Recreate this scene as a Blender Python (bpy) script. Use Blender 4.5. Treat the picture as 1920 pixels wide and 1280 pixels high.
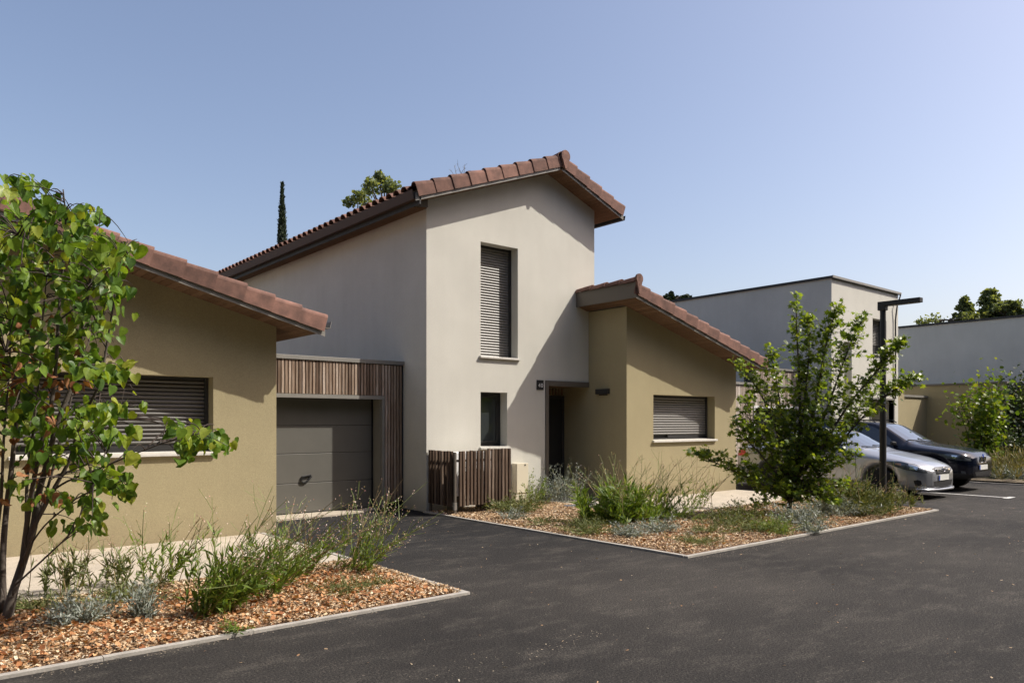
import bpy, bmesh, math, random
import numpy as np
from mathutils import Vector, Matrix
from mathutils.bvhtree import BVHTree

for o in list(bpy.data.objects): bpy.data.objects.remove(o)
SC = bpy.context.scene
COL = SC.collection
random.seed(7); rng = np.random.default_rng(11)

# ------------------------------------------------------------------ camera
FPX = 1405.0; HOR = 791.8; EYE = 1.6
TH = math.atan2(2635-960, FPX)
FW = np.array([math.cos(TH), math.sin(TH), 0.0]); RT = np.array([math.sin(TH), -math.cos(TH), 0.0])
cd = bpy.data.cameras.new('camera'); cam = bpy.data.objects.new('camera', cd); COL.objects.link(cam)
cd.sensor_width = 36; cd.lens = FPX/1920*36; cd.shift_y = (HOR-640)/1920
cd.clip_start = 0.05; cd.clip_end = 3000
cam.location = (0, 0, EYE)
cam.rotation_euler = Vector(FW).to_track_quat('-Z', 'Y').to_euler()
SC.camera = cam
# ------------------------------------------------------------------ light
SUN = Vector((-1.28, 1.0, -1.76)).normalized()          # direction the light travels
w = bpy.data.worlds.new('World'); SC.world = w; w.use_nodes = True
nt = w.node_tree; bg = nt.nodes['Background']
sky = nt.nodes.new('ShaderNodeTexSky'); sky.sky_type = 'NISHITA'; sky.sun_disc = False
sky.sun_elevation = math.asin(-SUN.z); sky.sun_rotation = math.atan2(-SUN.x, -SUN.y)
sky.altitude = 100; sky.air_density = 1.0; sky.dust_density = 3.0; sky.ozone_density = 1.6
tint = nt.nodes.new('ShaderNodeMixRGB'); tint.blend_type = 'MULTIPLY'; tint.inputs[0].default_value = 1.0; tint.inputs[2].default_value = (1.11, 1.0, 0.965, 1)   # white balance
nt.links.new(sky.outputs[0], tint.inputs[1]); nt.links.new(tint.outputs[0], bg.inputs[0]); bg.inputs[1].default_value = 0.148
ld = bpy.data.lights.new('sun', 'SUN'); ld.energy = 4.4; ld.angle = math.radians(0.53); ld.color = (1.0, 0.94, 0.84)
sun = bpy.data.objects.new('sun', ld); COL.objects.link(sun); sun.rotation_euler = SUN.to_track_quat('-Z', 'Y').to_euler()
sun.location = (20, -15, 30)
vs = SC.view_settings; vs.view_transform = 'Standard'; vs.look = 'None'; vs.exposure = 0.34; vs.gamma = 1.0; vs.use_curve_mapping = False
SC.render.engine = 'CYCLES'

# ------------------------------------------------------------------ projection helpers (photograph -> place)
def ray(u, v): return FW+(u-960)/FPX*RT+np.array([0, 0, (HOR-v)/FPX])
CAM = np.array([0, 0, EYE])
def onz(u, v, z=0.0): d = ray(u, v); return CAM+d*(z-EYE)/d[2]
def dep(u, v, t): return CAM+ray(u, v)*t

# ------------------------------------------------------------------ materials
MATS = {}
def N(nt, t, **k):
    n = nt.nodes.new(t)
    for a, b in k.items():
        if a == 'ins':
            for i, v in b.items(): n.inputs[i].default_value = v
        else: setattr(n, a, b)
    return n
def ramp(nt, stops):
    r = nt.nodes.new('ShaderNodeValToRGB'); e = r.color_ramp.elements
    while len(e) < len(stops): e.new(0.5)
    for x, (p, c) in zip(e, stops): x.position = p; x.color = (*c, 1) if len(c) == 3 else c
    return r
def mat(name, col, rough=0.8, var=0.0, vscale=1.5, bump=0.0, bscale=200, metal=0.0, spec=0.5, coat=0.0, obj_var=0.0, stretch=None, vcol=None, fine=0.0):
    m = bpy.data.materials.new(name); m.use_nodes = True; t = m.node_tree; L = t.links.new
    b = t.nodes['Principled BSDF']; b.inputs['Roughness'].default_value = rough; b.inputs['Metallic'].default_value = metal
    b.inputs['Specular IOR Level'].default_value = spec; b.inputs['Coat Weight'].default_value = coat
    b.inputs['Coat Roughness'].default_value = 0.04
    b.inputs['Base Color'].default_value = (*col, 1)
    MATS[name] = m
    if not (var or bump or obj_var or fine): return m
    g = N(t, 'ShaderNodeNewGeometry'); pos = g.outputs['Position']
    if stretch:
        mp = N(t, 'ShaderNodeMapping'); mp.inputs['Scale'].default_value = stretch; L(pos, mp.inputs['Vector']); pos = mp.outputs[0]
    cur = None
    c2 = vcol or tuple(max(0, c*(1-var)) for c in col); c1 = tuple(c*(1+var*0.6) for c in col)
    if var:
        n = N(t, 'ShaderNodeTexNoise', ins={'Scale': vscale, 'Detail': 6, 'Roughness': 0.6}); L(pos, n.inputs['Vector'])
        r = ramp(t, [(0.3, c2), (0.7, c1)]); L(n.outputs[0], r.inputs[0]); cur = r.outputs[0]
    if fine:
        n = N(t, 'ShaderNodeTexNoise', ins={'Scale': bscale*0.7, 'Detail': 3}); L(g.outputs['Position'], n.inputs['Vector'])
        r = ramp(t, [(0.3, (1-fine,)*3), (0.7, (1+fine,)*3)]); L(n.outputs[0], r.inputs[0])
        mx = N(t, 'ShaderNodeMixRGB', blend_type='MULTIPLY', ins={0: 1.0})
        if cur: L(cur, mx.inputs[1])
        else: mx.inputs[1].default_value = (*col, 1)
        L(r.outputs[0], mx.inputs[2]); cur = mx.outputs[0]
    if obj_var:
        oi = N(t, 'ShaderNodeObjectInfo'); r = ramp(t, [(0, (1-obj_var,)*3), (1, (1+obj_var,)*3)]); L(oi.outputs['Random'], r.inputs[0])
        mx = N(t, 'ShaderNodeMixRGB', blend_type='MULTIPLY', ins={0: 1.0})
        if cur: L(cur, mx.inputs[1])
        else: mx.inputs[1].default_value = (*col, 1)
        L(r.outputs[0], mx.inputs[2]); cur = mx.outputs[0]
    if cur: L(cur, b.inputs['Base Color'])
    if bump:
        n = N(t, 'ShaderNodeTexNoise', ins={'Scale': bscale, 'Detail': 4, 'Roughness': 0.7}); L(pos if not stretch else g.outputs['Position'], n.inputs['Vector'])
        bp = N(t, 'ShaderNodeBump', ins={'Strength': bump, 'Distance': 0.01}); L(n.outputs[0], bp.inputs['Height']); L(bp.outputs[0], b.inputs['Normal'])
    return m

def render_mat(name, col):            # scraped render: fine grain, faint patches and streaks
    m = mat(name, col, 0.95, spec=0.2); t = m.node_tree; L = t.links.new; b = t.nodes['Principled BSDF']
    g = N(t, 'ShaderNodeNewGeometry')
    n1 = N(t, 'ShaderNodeTexNoise', ins={'Scale': 0.9, 'Detail': 5, 'Roughness': 0.6}); L(g.outputs['Position'], n1.inputs['Vector'])
    n2 = N(t, 'ShaderNodeTexNoise', ins={'Scale': 80, 'Detail': 4, 'Roughness': 0.85}); L(g.outputs['Position'], n2.inputs['Vector'])
    mp = N(t, 'ShaderNodeMapping'); mp.inputs['Scale'].default_value = (2.5, 2.5, 0.25); L(g.outputs['Position'], mp.inputs[0])
    n3 = N(t, 'ShaderNodeTexNoise', ins={'Scale': 2.0, 'Detail': 4}); L(mp.outputs[0], n3.inputs['Vector'])
    r1 = ramp(t, [(0.3, tuple(c*0.93 for c in col)), (0.7, tuple(c*1.05 for c in col))]); L(n1.outputs[0], r1.inputs[0])
    r2 = ramp(t, [(0.32, (0.80,)*3), (0.66, (1.13,)*3)]); L(n2.outputs[0], r2.inputs[0])
    r3 = ramp(t, [(0.35, (0.985, 0.983, 0.98)), (0.6, (1.008,)*3)]); L(n3.outputs[0], r3.inputs[0])
    m1 = N(t, 'ShaderNodeMixRGB', blend_type='MULTIPLY', ins={0: 1}); L(r1.outputs[0], m1.inputs[1]); L(r2.outputs[0], m1.inputs[2])
    m2 = N(t, 'ShaderNodeMixRGB', blend_type='MULTIPLY', ins={0: 1}); L(m1.outputs[0], m2.inputs[1]); L(r3.outputs[0], m2.inputs[2])
    # soil splashed up the foot of the wall
    sz = N(t, 'ShaderNodeSeparateXYZ'); L(g.outputs['Position'], sz.inputs[0])
    n4 = N(t, 'ShaderNodeTexNoise', ins={'Scale': 7, 'Detail': 6, 'Roughness': 0.7}); L(g.outputs['Position'], n4.inputs['Vector'])
    hh = N(t, 'ShaderNodeMapRange', ins={1: 0.0, 2: 0.42, 3: 0.62, 4: 0.0}); L(sz.outputs[2], hh.inputs[0])
    ml = N(t, 'ShaderNodeMath', operation='MULTIPLY'); L(hh.outputs[0], ml.inputs[0]); L(n4.outputs[0], ml.inputs[1])
    m3 = N(t, 'ShaderNodeMixRGB', ins={2: (0.20, 0.155, 0.11, 1)}); L(ml.outputs[0], m3.inputs[0]); L(m2.outputs[0], m3.inputs[1]); m2 = m3
    L(m2.outputs[0], b.inputs['Base Color'])
    bp = N(t, 'ShaderNodeBump', ins={'Strength': 0.5, 'Distance': 0.006}); L(n2.outputs[0], bp.inputs['Height']); L(bp.outputs[0], b.inputs['Normal'])
    return m

def wood_mat(name, c1, c2, c3, calm=False):
    m = mat(name, c1, 0.85, spec=0.25); t = m.node_tree; L = t.links.new; b = t.nodes['Principled BSDF']
    g = N(t, 'ShaderNodeNewGeometry'); oi = N(t, 'ShaderNodeObjectInfo')
    off = N(t, 'ShaderNodeVectorMath', operation='ADD'); L(g.outputs['Position'], off.inputs[0]); L(oi.outputs['Random'], off.inputs[1])
    mp = N(t, 'ShaderNodeMapping'); mp.inputs['Scale'].default_value = (30, 30, 1.6); L(off.outputs[0], mp.inputs[0])
    n = N(t, 'ShaderNodeTexNoise', ins={'Scale': 1.5, 'Detail': 6, 'Roughness': 0.65}); L(mp.outputs[0], n.inputs['Vector'])
    r = ramp(t, [(0.25, c2), (0.5, c1), (0.75, c3)]); L(n.outputs[0], r.inputs[0])
    r2 = ramp(t, [(0, (0.55, 0.50, 0.47)), (0.4, (0.9, 0.86, 0.82)), (0.7, (1.15, 1.12, 1.1)), (1, (1.75, 1.85, 1.95))]); L(oi.outputs['Random'], r2.inputs[0])
    m1 = N(t, 'ShaderNodeMixRGB', blend_type='MULTIPLY', ins={0: 0.3 if calm else 1}); L(r.outputs[0], m1.inputs[1]); L(r2.outputs[0], m1.inputs[2])
    L(m1.outputs[0], b.inputs['Base Color'])
    bp = N(t, 'ShaderNodeBump', ins={'Strength': 0.35, 'Distance': 0.004}); L(n.outputs[0], bp.inputs['Height']); L(bp.outputs[0], b.inputs['Normal'])
    return m

def leaf_mat(name, stops, trans=0.35, rough=0.45, vein=0.0):
    m = bpy.data.materials.new(name); m.use_nodes = True; t = m.node_tree; L = t.links.new; MATS[name] = m
    b = t.nodes['Principled BSDF']; out = t.nodes['Material Output']
    g = N(t, 'ShaderNodeNewGeometry'); oi = N(t, 'ShaderNodeObjectInfo')
    ad = N(t, 'ShaderNodeMath', operation='ADD'); L(g.outputs['Random Per Island'], ad.inputs[0]); L(oi.outputs['Random'], ad.inputs[1])
    fr = N(t, 'ShaderNodeMath', operation='FRACT'); L(ad.outputs[0], fr.inputs[0])
    r = ramp(t, stops); L(fr.outputs[0], r.inputs[0])
    nz = N(t, 'ShaderNodeTexNoise', ins={'Scale': 38, 'Detail': 3}); L(g.outputs['Position'], nz.inputs['Vector'])
    rz = ramp(t, [(0.3, (0.78,)*3), (0.7, (1.2,)*3)]); L(nz.outputs[0], rz.inputs[0])
    mz = N(t, 'ShaderNodeMixRGB', blend_type='MULTIPLY', ins={0: 1}); L(r.outputs[0], mz.inputs[1]); L(rz.outputs[0], mz.inputs[2]); r = mz
    L(r.outputs[0], b.inputs['Base Color']); b.inputs['Roughness'].default_value = rough; b.inputs['Specular IOR Level'].default_value = 0.4
    tr = N(t, 'ShaderNodeBsdfTranslucent')
    br = N(t, 'ShaderNodeMixRGB', blend_type='MULTIPLY', ins={0: 1, 2: (1.35, 1.25, 0.45, 1)}); L(r.outputs[0], br.inputs[1]); L(br.outputs[0], tr.inputs[0])
    mx = N(t, 'ShaderNodeMixShader', ins={0: trans}); L(b.outputs[0], mx.inputs[1]); L(tr.outputs[0], mx.inputs[2]); L(mx.outputs[0], out.inputs[0])
    return m

WHITE = render_mat('cream_render', (0.585, 0.572, 0.512))
BROWN = render_mat('tan_render', (0.358, 0.308, 0.186))
TILE = mat('clay_tile', (0.215, 0.117, 0.090), 0.8, spec=0.2, var=0.28, vscale=5, bump=0.25, bscale=60, obj_var=0.24, vcol=(0.11, 0.066, 0.054), fine=0.06)
FASCIA = mat('grey_brown_paint', (0.115, 0.10, 0.082), 0.5, var=0.06)
TRIM = mat('grey_metal_trim', (0.235, 0.225, 0.20), 0.45, var=0.08, vscale=4)
DARKM = mat('anthracite_metal', (0.036, 0.035, 0.034), 0.5, spec=0.3, var=0.1, vscale=6)
DOORG = mat('grey_garage_panel', (0.118, 0.114, 0.100), 0.5, var=0.07, vscale=3, bump=0.04, bscale=300)
GUTTER = mat('brown_gutter_metal', (0.085, 0.055, 0.038), 0.6, var=0.1, spec=0.15)
ZINC = mat('zinc', (0.5, 0.5, 0.5), 0.35, metal=0.8)
SHUT = mat('shutter_aluminium', (0.20, 0.192, 0.178), 0.4, var=0.03)
SHUTB = mat('shutter_bronze', (0.105, 0.098, 0.088), 0.4, var=0.03)
SILL = mat('cast_stone_sill', (0.60, 0.58, 0.53), 0.8, var=0.12, vscale=9, bump=0.2, bscale=150)
BLACK = mat('matt_black', (0.012, 0.012, 0.013), 0.6)
GLASS = mat('window_glass', (0.035, 0.04, 0.042), 0.06, spec=0.6)
WOOD = wood_mat('weathered_cladding', (0.25, 0.185, 0.135), (0.12, 0.08, 0.055), (0.40, 0.35, 0.30))
WOODG = wood_mat('grey_cladding', (0.36, 0.31, 0.26), (0.24, 0.20, 0.165), (0.50, 0.46, 0.41))
WOODS = wood_mat('stained_slat', (0.105, 0.072, 0.05), (0.055, 0.038, 0.027), (0.20, 0.155, 0.12))
SOFF = wood_mat('soffit_pine', (0.15, 0.088, 0.050), (0.085, 0.05, 0.03), (0.21, 0.13, 0.08), True)
CREAM = mat('cream_plastic', (0.66, 0.60, 0.46), 0.5, var=0.05)
WHITEP = mat('white_paint', (0.78, 0.78, 0.76), 0.5, var=0.05)

# ------------------------------------------------------------------ mesh helpers
class MB:
    def __init__(s): s.v = []; s.f = []; s.mi = []
    def add(s, V, F, mi=0):
        n = len(s.v); s.v += [tuple(float(c) for c in p) for p in V]; s.f += [tuple(n+i for i in q) for q in F]; s.mi += [mi]*len(F); return s
    def box(s, x0, x1, y0, y1, z0, z1, mi=0):
        V = [(x, y, z) for z in (z0, z1) for y in (y0, y1) for x in (x0, x1)]
        return s.add(V, [(0, 2, 3, 1), (4, 5, 7, 6), (0, 1, 5, 4), (2, 6, 7, 3), (0, 4, 6, 2), (1, 3, 7, 5)], mi)
    def quad(s, a, b, c, d, mi=0): return s.add([a, b, c, d], [(0, 1, 2, 3)], mi)
    def prism(s, poly, d, mi=0):
        n = len(poly); d = np.array(d, float); P = [np.array(p, float) for p in poly]
        V = P+[p+d for p in P]
        F = [tuple(range(n-1, -1, -1)), tuple(range(n, 2*n))]+[(i, (i+1) % n, n+(i+1) % n, n+i) for i in range(n)]
        return s.add(V, F, mi)
    def tube(s, pts, rad, n=6, cap=True, mi=0):
        P = np.array(pts, float); k = len(P); R = np.broadcast_to(np.array(rad, float), (k,))
        T = np.gradient(P, axis=0); T /= np.linalg.norm(T, axis=1)[:, None]+1e-9
        ref = np.array([0.13, 0.31, 0.94]) if abs(T[0][2]) < 0.9 else np.array([1.0, 0.1, 0])
        V = []
        for i in range(k):
            a = np.cross(T[i], ref); a /= np.linalg.norm(a)+1e-9; b = np.cross(T[i], a)
            for j in range(n):
                an = 2*math.pi*j/n; V.append(P[i]+R[i]*(math.cos(an)*a+math.sin(an)*b))
        F = [(i*n+j, i*n+(j+1) % n, (i+1)*n+(j+1) % n, (i+1)*n+j) for i in range(k-1) for j in range(n)]
        if cap: F += [tuple(range(n-1, -1, -1)), tuple((k-1)*n+j for j in range(n))]
        return s.add(V, F, mi)
    def lathe(s, prof, axis='x', n=24, c=(0, 0, 0), mi=0):     # prof: (axial, radius)
        V = []
        for a, r in prof:
            for j in range(n):
                an = 2*math.pi*j/n; p, q = r*math.cos(an), r*math.sin(an)
                V.append({'x': (c[0]+a, c[1]+p, c[2]+q), 'y': (c[0]+p, c[1]+a, c[2]+q), 'z': (c[0]+p, c[1]+q, c[2]+a)}[axis])
        k = len(prof)
        F = [(i*n+j, i*n+(j+1) % n, (i+1)*n+(j+1) % n, (i+1)*n+j) for i in range(k-1) for j in range(n)]
        F += [tuple(range(n)), tuple((k-1)*n+j for j in range(n-1, -1, -1))]
        return s.add(V, F, mi)

WM = {}
def link(o, parent, world):
    COL.objects.link(o); WM[o.name] = world
    if parent is not None:
        o.parent = parent; o.matrix_parent_inverse = WM[parent.name].inverted()
    o.matrix_basis = world
    return o
def props(o, label=None, cat=None, group=None, kind=None):
    if label: o['label'] = label
    if cat: o['category'] = cat
    if group: o['group'] = group
    if kind: o['kind'] = kind
    return o
def thing(name, loc, label, cat, group=None):
    o = bpy.data.objects.new(name, None); o.empty_display_size = 0.2
    link(o, None, Matrix.Translation(Vector(loc))); return props(o, label, cat, group)
def mesh_np(name, V, F, mats, mi=None, smooth=False):
    me = bpy.data.meshes.new(name); me.from_pydata([tuple(p) for p in V], [], F)
    for m in (mats if isinstance(mats, (list, tuple)) else [mats]): me.materials.append(m)
    if mi is not None and any(mi): me.polygons.foreach_set('material_index', mi)
    if smooth: me.polygons.foreach_set('use_smooth', [True]*len(me.polygons))
    me.update(); return me
def fixn(me):
    bm = bmesh.new(); bm.from_mesh(me); bmesh.ops.recalc_face_normals(bm, faces=bm.faces[:]); bm.to_mesh(me); bm.free()
def obj(name, mb, mats, parent=None, label=None, cat=None, group=None, kind=None, smooth=False, bevel=0, recalc=True):
    V = np.array(mb.v, float); c = np.array([(V[:, 0].min()+V[:, 0].max())/2, (V[:, 1].min()+V[:, 1].max())/2, V[:, 2].min()])
    me = mesh_np(name, V-c, mb.f, mats, mb.mi, smooth)
    if recalc: fixn(me)
    o = bpy.data.objects.new(name, me); link(o, parent, Matrix.Translation(Vector(c)))
    if bevel:
        md = o.modifiers.new('bevel', 'BEVEL'); md.width = bevel; md.segments = 2; md.limit_method = 'ANGLE'
    return props(o, label, cat, group, kind)
def inst(name, me, parent, world): return link(bpy.data.objects.new(name, me), parent, world)
def piece(mb, mats, name, smooth=False, bevel=0):    # a mesh shared by alike pieces, modelled round its own origin
    me = mesh_np(name, mb.v, mb.f, mats, mb.mi, smooth); fixn(me)
    if bevel:
        bm = bmesh.new(); bm.from_mesh(me); bmesh.ops.bevel(bm, geom=bm.edges[:], offset=bevel, segments=1, affect='EDGES'); bm.to_mesh(me); bm.free()
    return me

def facade(mb, O, U, Nn, L0, L1, zb, top, holes=(), depth=0.25):
    O = np.array(O, float); U = np.array(U, float); Nn = np.array(Nn, float)
    ts = sorted(top)
    def zt(s):
        for (a, za), (b, zb_) in zip(ts, ts[1:]):
            if a-1e-9 <= s <= b+1e-9: return za+(zb_-za)*(s-a)/(b-a)
        return ts[0][1] if s < ts[0][0] else ts[-1][1]
    def P(s, z, d=0.0): p = O+U*s-Nn*d; return (p[0], p[1], z)
    cuts = sorted({L0, L1, *[t[0] for t in ts if L0 < t[0] < L1], *[h[i] for h in holes for i in (0, 1) if L0 < h[i] < L1]})
    for a, b in zip(cuts, cuts[1:]):
        z = zb
        for h in sorted([h for h in holes if h[0] <= a+1e-9 and h[1] >= b-1e-9], key=lambda h: h[2]):
            if h[2] > z+1e-6: mb.quad(P(a, z), P(b, z), P(b, h[2]), P(a, h[2]))
            z = h[3]
        mb.quad(P(a, z), P(b, z), P(b, zt(b)), P(a, zt(a)))
    for h in holes:
        d = h[4] if len(h) > 4 else depth
        x0, x1, z0, z1 = h[:4]
        mb.quad(P(x0, z0), P(x0, z1), P(x0, z1, d), P(x0, z0, d)); mb.quad(P(x1, z0), P(x1, z1), P(x1, z1, d), P(x1, z0, d))
        mb.quad(P(x0, z1), P(x1, z1), P(x1, z1, d), P(x0, z1, d))
        if z0 > zb+1e-6: mb.quad(P(x0, z0), P(x1, z0), P(x1, z0, d), P(x0, z0, d))
    return mb
# ------------------------------------------------------------------ ground materials
def asphalt_mat():
    m = mat('asphalt', (0.05, 0.048, 0.046), 0.9, spec=0.25); t = m.node_tree; L = t.links.new; b = t.nodes['Principled BSDF']
    g = N(t, 'ShaderNodeNewGeometry'); p = g.outputs['Position']
    big = N(t, 'ShaderNodeTexNoise', ins={'Scale': 0.35, 'Detail': 5, 'Roughness': 0.6}); L(p, big.inputs['Vector'])
    mpa = N(t, 'ShaderNodeMapping'); mpa.inputs['Scale'].default_value = (1.0, 2.2, 1.0); mpa.inputs['Rotation'].default_value = (0, 0, 0.5); L(p, mpa.inputs[0])
    med = N(t, 'ShaderNodeTexNoise', ins={'Scale': 1.5, 'Detail': 9, 'Roughness': 0.78}); L(mpa.outputs[0], med.inputs['Vector'])
    fin = N(t, 'ShaderNodeTexNoise', ins={'Scale': 62, 'Detail': 4, 'Roughness': 0.75}); L(p, fin.inputs['Vector'])
    vo = N(t, 'ShaderNodeTexVoronoi', ins={'Scale': 75}); L(p, vo.inputs['Vector'])
    # road is more worn and dusty than the driveway by the garage
    sx = N(t, 'ShaderNodeSeparateXYZ'); L(p, sx.inputs[0])
    rd = N(t, 'ShaderNodeMapRange', ins={1: 5.2, 2: 8.5, 3: 1.0, 4: 0.0}); L(sx.outputs[1], rd.inputs[0])
    base = N(t, 'ShaderNodeMixRGB', ins={1: (0.0165, 0.0168, 0.0180, 1), 2: (0.0335, 0.0312, 0.0290, 1)}); L(rd.outputs[0], base.inputs[0])
    rb = ramp(t, [(0.34, (0.66, 0.66, 0.68)), (0.66, (1.45, 1.42, 1.37))]); L(big.outputs[0], rb.inputs[0])
    m1 = N(t, 'ShaderNodeMixRGB', blend_type='MULTIPLY', ins={0: 1}); L(base.outputs[0], m1.inputs[1]); L(rb.outputs[0], m1.inputs[2])
    dust = ramp(t, [(0.50, (0, 0, 0)), (0.74, (0.55,)*3)]); L(med.outputs[0], dust.inputs[0])
    m2 = N(t, 'ShaderNodeMixRGB', ins={2: (0.115, 0.104, 0.090, 1)}); L(dust.outputs[0], m2.inputs[0]); L(m1.outputs[0], m2.inputs[1])
    rf = ramp(t, [(0.30, (0.22,)*3), (0.5, (0.95,)*3), (0.70, (2.5, 2.4, 2.25))]); L(fin.outputs[0], rf.inputs[0])
    m3 = N(t, 'ShaderNodeMixRGB', blend_type='MULTIPLY', ins={0: 1}); L(m2.outputs[0], m3.inputs[1]); L(rf.outputs[0], m3.inputs[2])
    # a few pale aggregate stones
    rv = ramp(t, [(0.0, (1,)*3), (0.9, (1,)*3), (0.97, (2.6, 2.5, 2.3))]); L(vo.outputs['Color'], rv.inputs[0])
    m4 = N(t, 'ShaderNodeMixRGB', blend_type='MULTIPLY', ins={0: 1}); L(m3.outputs[0], m4.inputs[1]); L(rv.outputs[0], m4.inputs[2])
    L(m4.outputs[0], b.inputs['Base Color'])
    bp = N(t, 'ShaderNodeBump', ins={'Strength': 0.9, 'Distance': 0.012}); L(fin.outputs[0], bp.inputs['Height'])
    L(bp.outputs[0], b.inputs['Normal']); return m
ASPH = asphalt_mat()
KERB = mat('kerb_concrete', (0.40, 0.375, 0.335), 0.9, var=0.2, vscale=6, bump=0.3, bscale=120, fine=0.12)
PAVE = mat('washed_concrete', (0.46, 0.405, 0.325), 0.9, var=0.14, vscale=3, bump=0.4, bscale=110, fine=0.22)
SOIL = mat('mulch_soil', (0.15, 0.085, 0.045), 0.95, var=0.4, vscale=14, bump=0.6, bscale=60)
EARTH = mat('dry_earth', (0.16, 0.125, 0.08), 0.95, var=0.35, vscale=2, bump=0.5, bscale=40)
MARK = mat('road_paint', (0.62, 0.61, 0.58), 0.8, var=0.25, vscale=12, bump=0.4, bscale=90)

# ------------------------------------------------------------------ setting
def sheet(name, x0, x1, y0, y1, z, m): return obj(name, MB().quad((x0, y0, z), (x1, y0, z), (x1, y1, z), (x0, y1, z)), m, kind='structure')
sheet('ground', -900, 900, -900, 900, -0.03, EARTH)
sheet('road', -40, 60, -30, 12.35, 0.0, ASPH)
sheet('paving', -6, 4.17, 7.83, 10.60, 0.016, PAVE)
sheet('paving', 10.2, 15.45, 8.12, 12.05, 0.016, PAVE)
obj('threshold', MB().prism([(4.4, 11.72, 0.0), (5.9, 11.78, 0.0), (6.6, 11.95, 0.0), (6.98, 12.15, 0.0), (6.98, 12.31, 0.0), (4.4, 12.31, 0.0)], (0, 0, 0.03)), PAVE, kind='structure')
def kerb(pts, wdt=0.06, name='kerb'):
    mb = MB()
    for (a, b) in zip(pts, pts[1:]):
        a = np.array(a, float); b = np.array(b, float); d = b-a; Ln = np.linalg.norm(d); d /= Ln; n = np.array([-d[1], d[0]])*wdt
        k = max(1, int(round(Ln/1.0)))
        for i in range(k):
            p = a+d*(Ln*i/k+0.002); q = a+d*(Ln*(i+1)/k-0.002); zt = 0.024+random.uniform(-0.0015, 0.0015)
            mb.prism([(*p, -0.02), (*q, -0.02), (*(q+n), -0.02), (*(p+n), -0.02)], (0, 0, zt+0.02))
    return obj(name, mb, KERB, kind='structure')
kerb([(-6, 5.66), (4.19, 5.60)]); kerb([(4.19, 5.665), (4.19, 10.55)])
kerb([(7.27, 5.44), (14.68, 5.44)]); kerb([(7.33, 5.505), (7.40, 11.22)]); kerb([(14.68, 5.505), (14.68, 8.1)])
kerb([(22.28, 4.6), (22.34, 10.0)], 0.08)
mk = MB(); mk.quad((18.30, 5.48, 0.004), (18.40, 5.48, 0.004), (18.40, 11.4, 0.004), (18.30, 11.4, 0.004)); mk.quad((18.12, 5.36, 0.005), (18.58, 5.36, 0.005), (18.58, 5.48, 0.005), (18.12, 5.48, 0.005))
obj('parking_marking', mk, MARK, kind='structure')
mk = MB(); mk.quad((15.75, 5.48, 0.004), (15.85, 5.48, 0.004), (15.85, 11.4, 0.004), (15.75, 11.4, 0.004))

def bed_h(x, y): return 0.022+0.012*np.sin(x*3.1+y*1.7)+0.010*np.sin(x*7.3-y*5.1)+0.006*np.sin(x*17+y*13)
def bed(name, rects, m, step=0.08, lift=0.0):
    mb = MB()
    for x0, x1, y0, y1 in rects:
        nx, ny = int((x1-x0)/step)+1, int((y1-y0)/step)+1
        X = np.linspace(x0, x1, nx); Y = np.linspace(y0, y1, ny)
        V = []
        for j, y in enumerate(Y):
            for i, x in enumerate(X):
                e = min(x-x0, x1-x, y-y0, y1-y); V.append((x, y, (0.010+lift+(bed_h(x, y)-0.0)*min(1, 0.15+e/0.25))))
        mb.add(V, [(j*nx+i, j*nx+i+1, (j+1)*nx+i+1, (j+1)*nx+i) for j in range(ny-1) for i in range(nx-1)])
    return obj(name, mb, m, kind='structure', smooth=True)
bed('planting_bed', [(-5.0, 4.185, 5.67, 7.83)], SOIL)
bed('planting_bed', [(7.36, 10.2, 5.5, 11.25), (10.2, 14.68, 5.5, 8.12)], SOIL)
bed('planting_bed', [(22.36, 34, 4.6, 11.3)], EARTH, 0.3, lift=0.05)

# ------------------------------------------------------------------ houses: shared pieces
def slat_mesh(width, pitch, m):
    h = pitch*0.84; mb = MB()
    prof = [(0.0, 0.0), (-0.008, h*0.10), (-0.017, h*0.32), (-0.018, h*0.55), (-0.012, h*0.8), (0.0, h), (0.008, h), (0.008, 0)]
    mb.prism([(-width/2, y, z) for y, z in prof], (width, 0, 0)); return piece(mb, m, 'slat')
def shutter_window(parent, Yf, x0, x1, z0, z1, D=0.25, pitch=0.052, gap=0.0, m=SHUT, label=None, sill=True):
    Ys = Yf+D-0.02
    mb = MB()
    mb.box(x0, x0+0.045, Ys-0.03, Ys+0.05, z0, z1); mb.box(x1-0.05, x1, Ys-0.03, Ys+0.05, z0, z1); mb.box(x0+0.045, x1-0.05, Ys-0.012, Ys+0.05, z1-0.04, z1)
    mb.box(x0+0.045, x1-0.05, Ys+0.055, Ys+0.08, z0, z1)
    if gap:
        mb.box(x0+0.045, x1-0.05, Ys+0.0, Ys+0.054, z0, z0+0.045)
        mb.box(x0+(x1-x0)*0.36, x1-0.05, Ys+0.012, Ys+0.052, z0+0.046, z0+gap+0.03)
    wdo = obj('window', mb, DARKM, parent, label=label)
    me = slat_mesh(x1-x0-0.1, pitch, m); z = z0+gap
    while z < z1-0.05:
        inst('slat', me, wdo, Matrix.Translation((x0/2+x1/2-0.0025, Ys+0.012, z))); z += pitch
    if sill:
        mb = MB().prism([(x0-0.035, Yf-0.055, z0-0.045), (x0-0.035, Yf-0.055, z0-0.006), (x0-0.035, Ys-0.03, z0+0.012), (x0-0.035, Ys-0.03, z0-0.045)], (x1-x0+0.075, 0, 0))
        obj('sill', mb, SILL, wdo, bevel=0.004)
    return wdo

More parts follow.
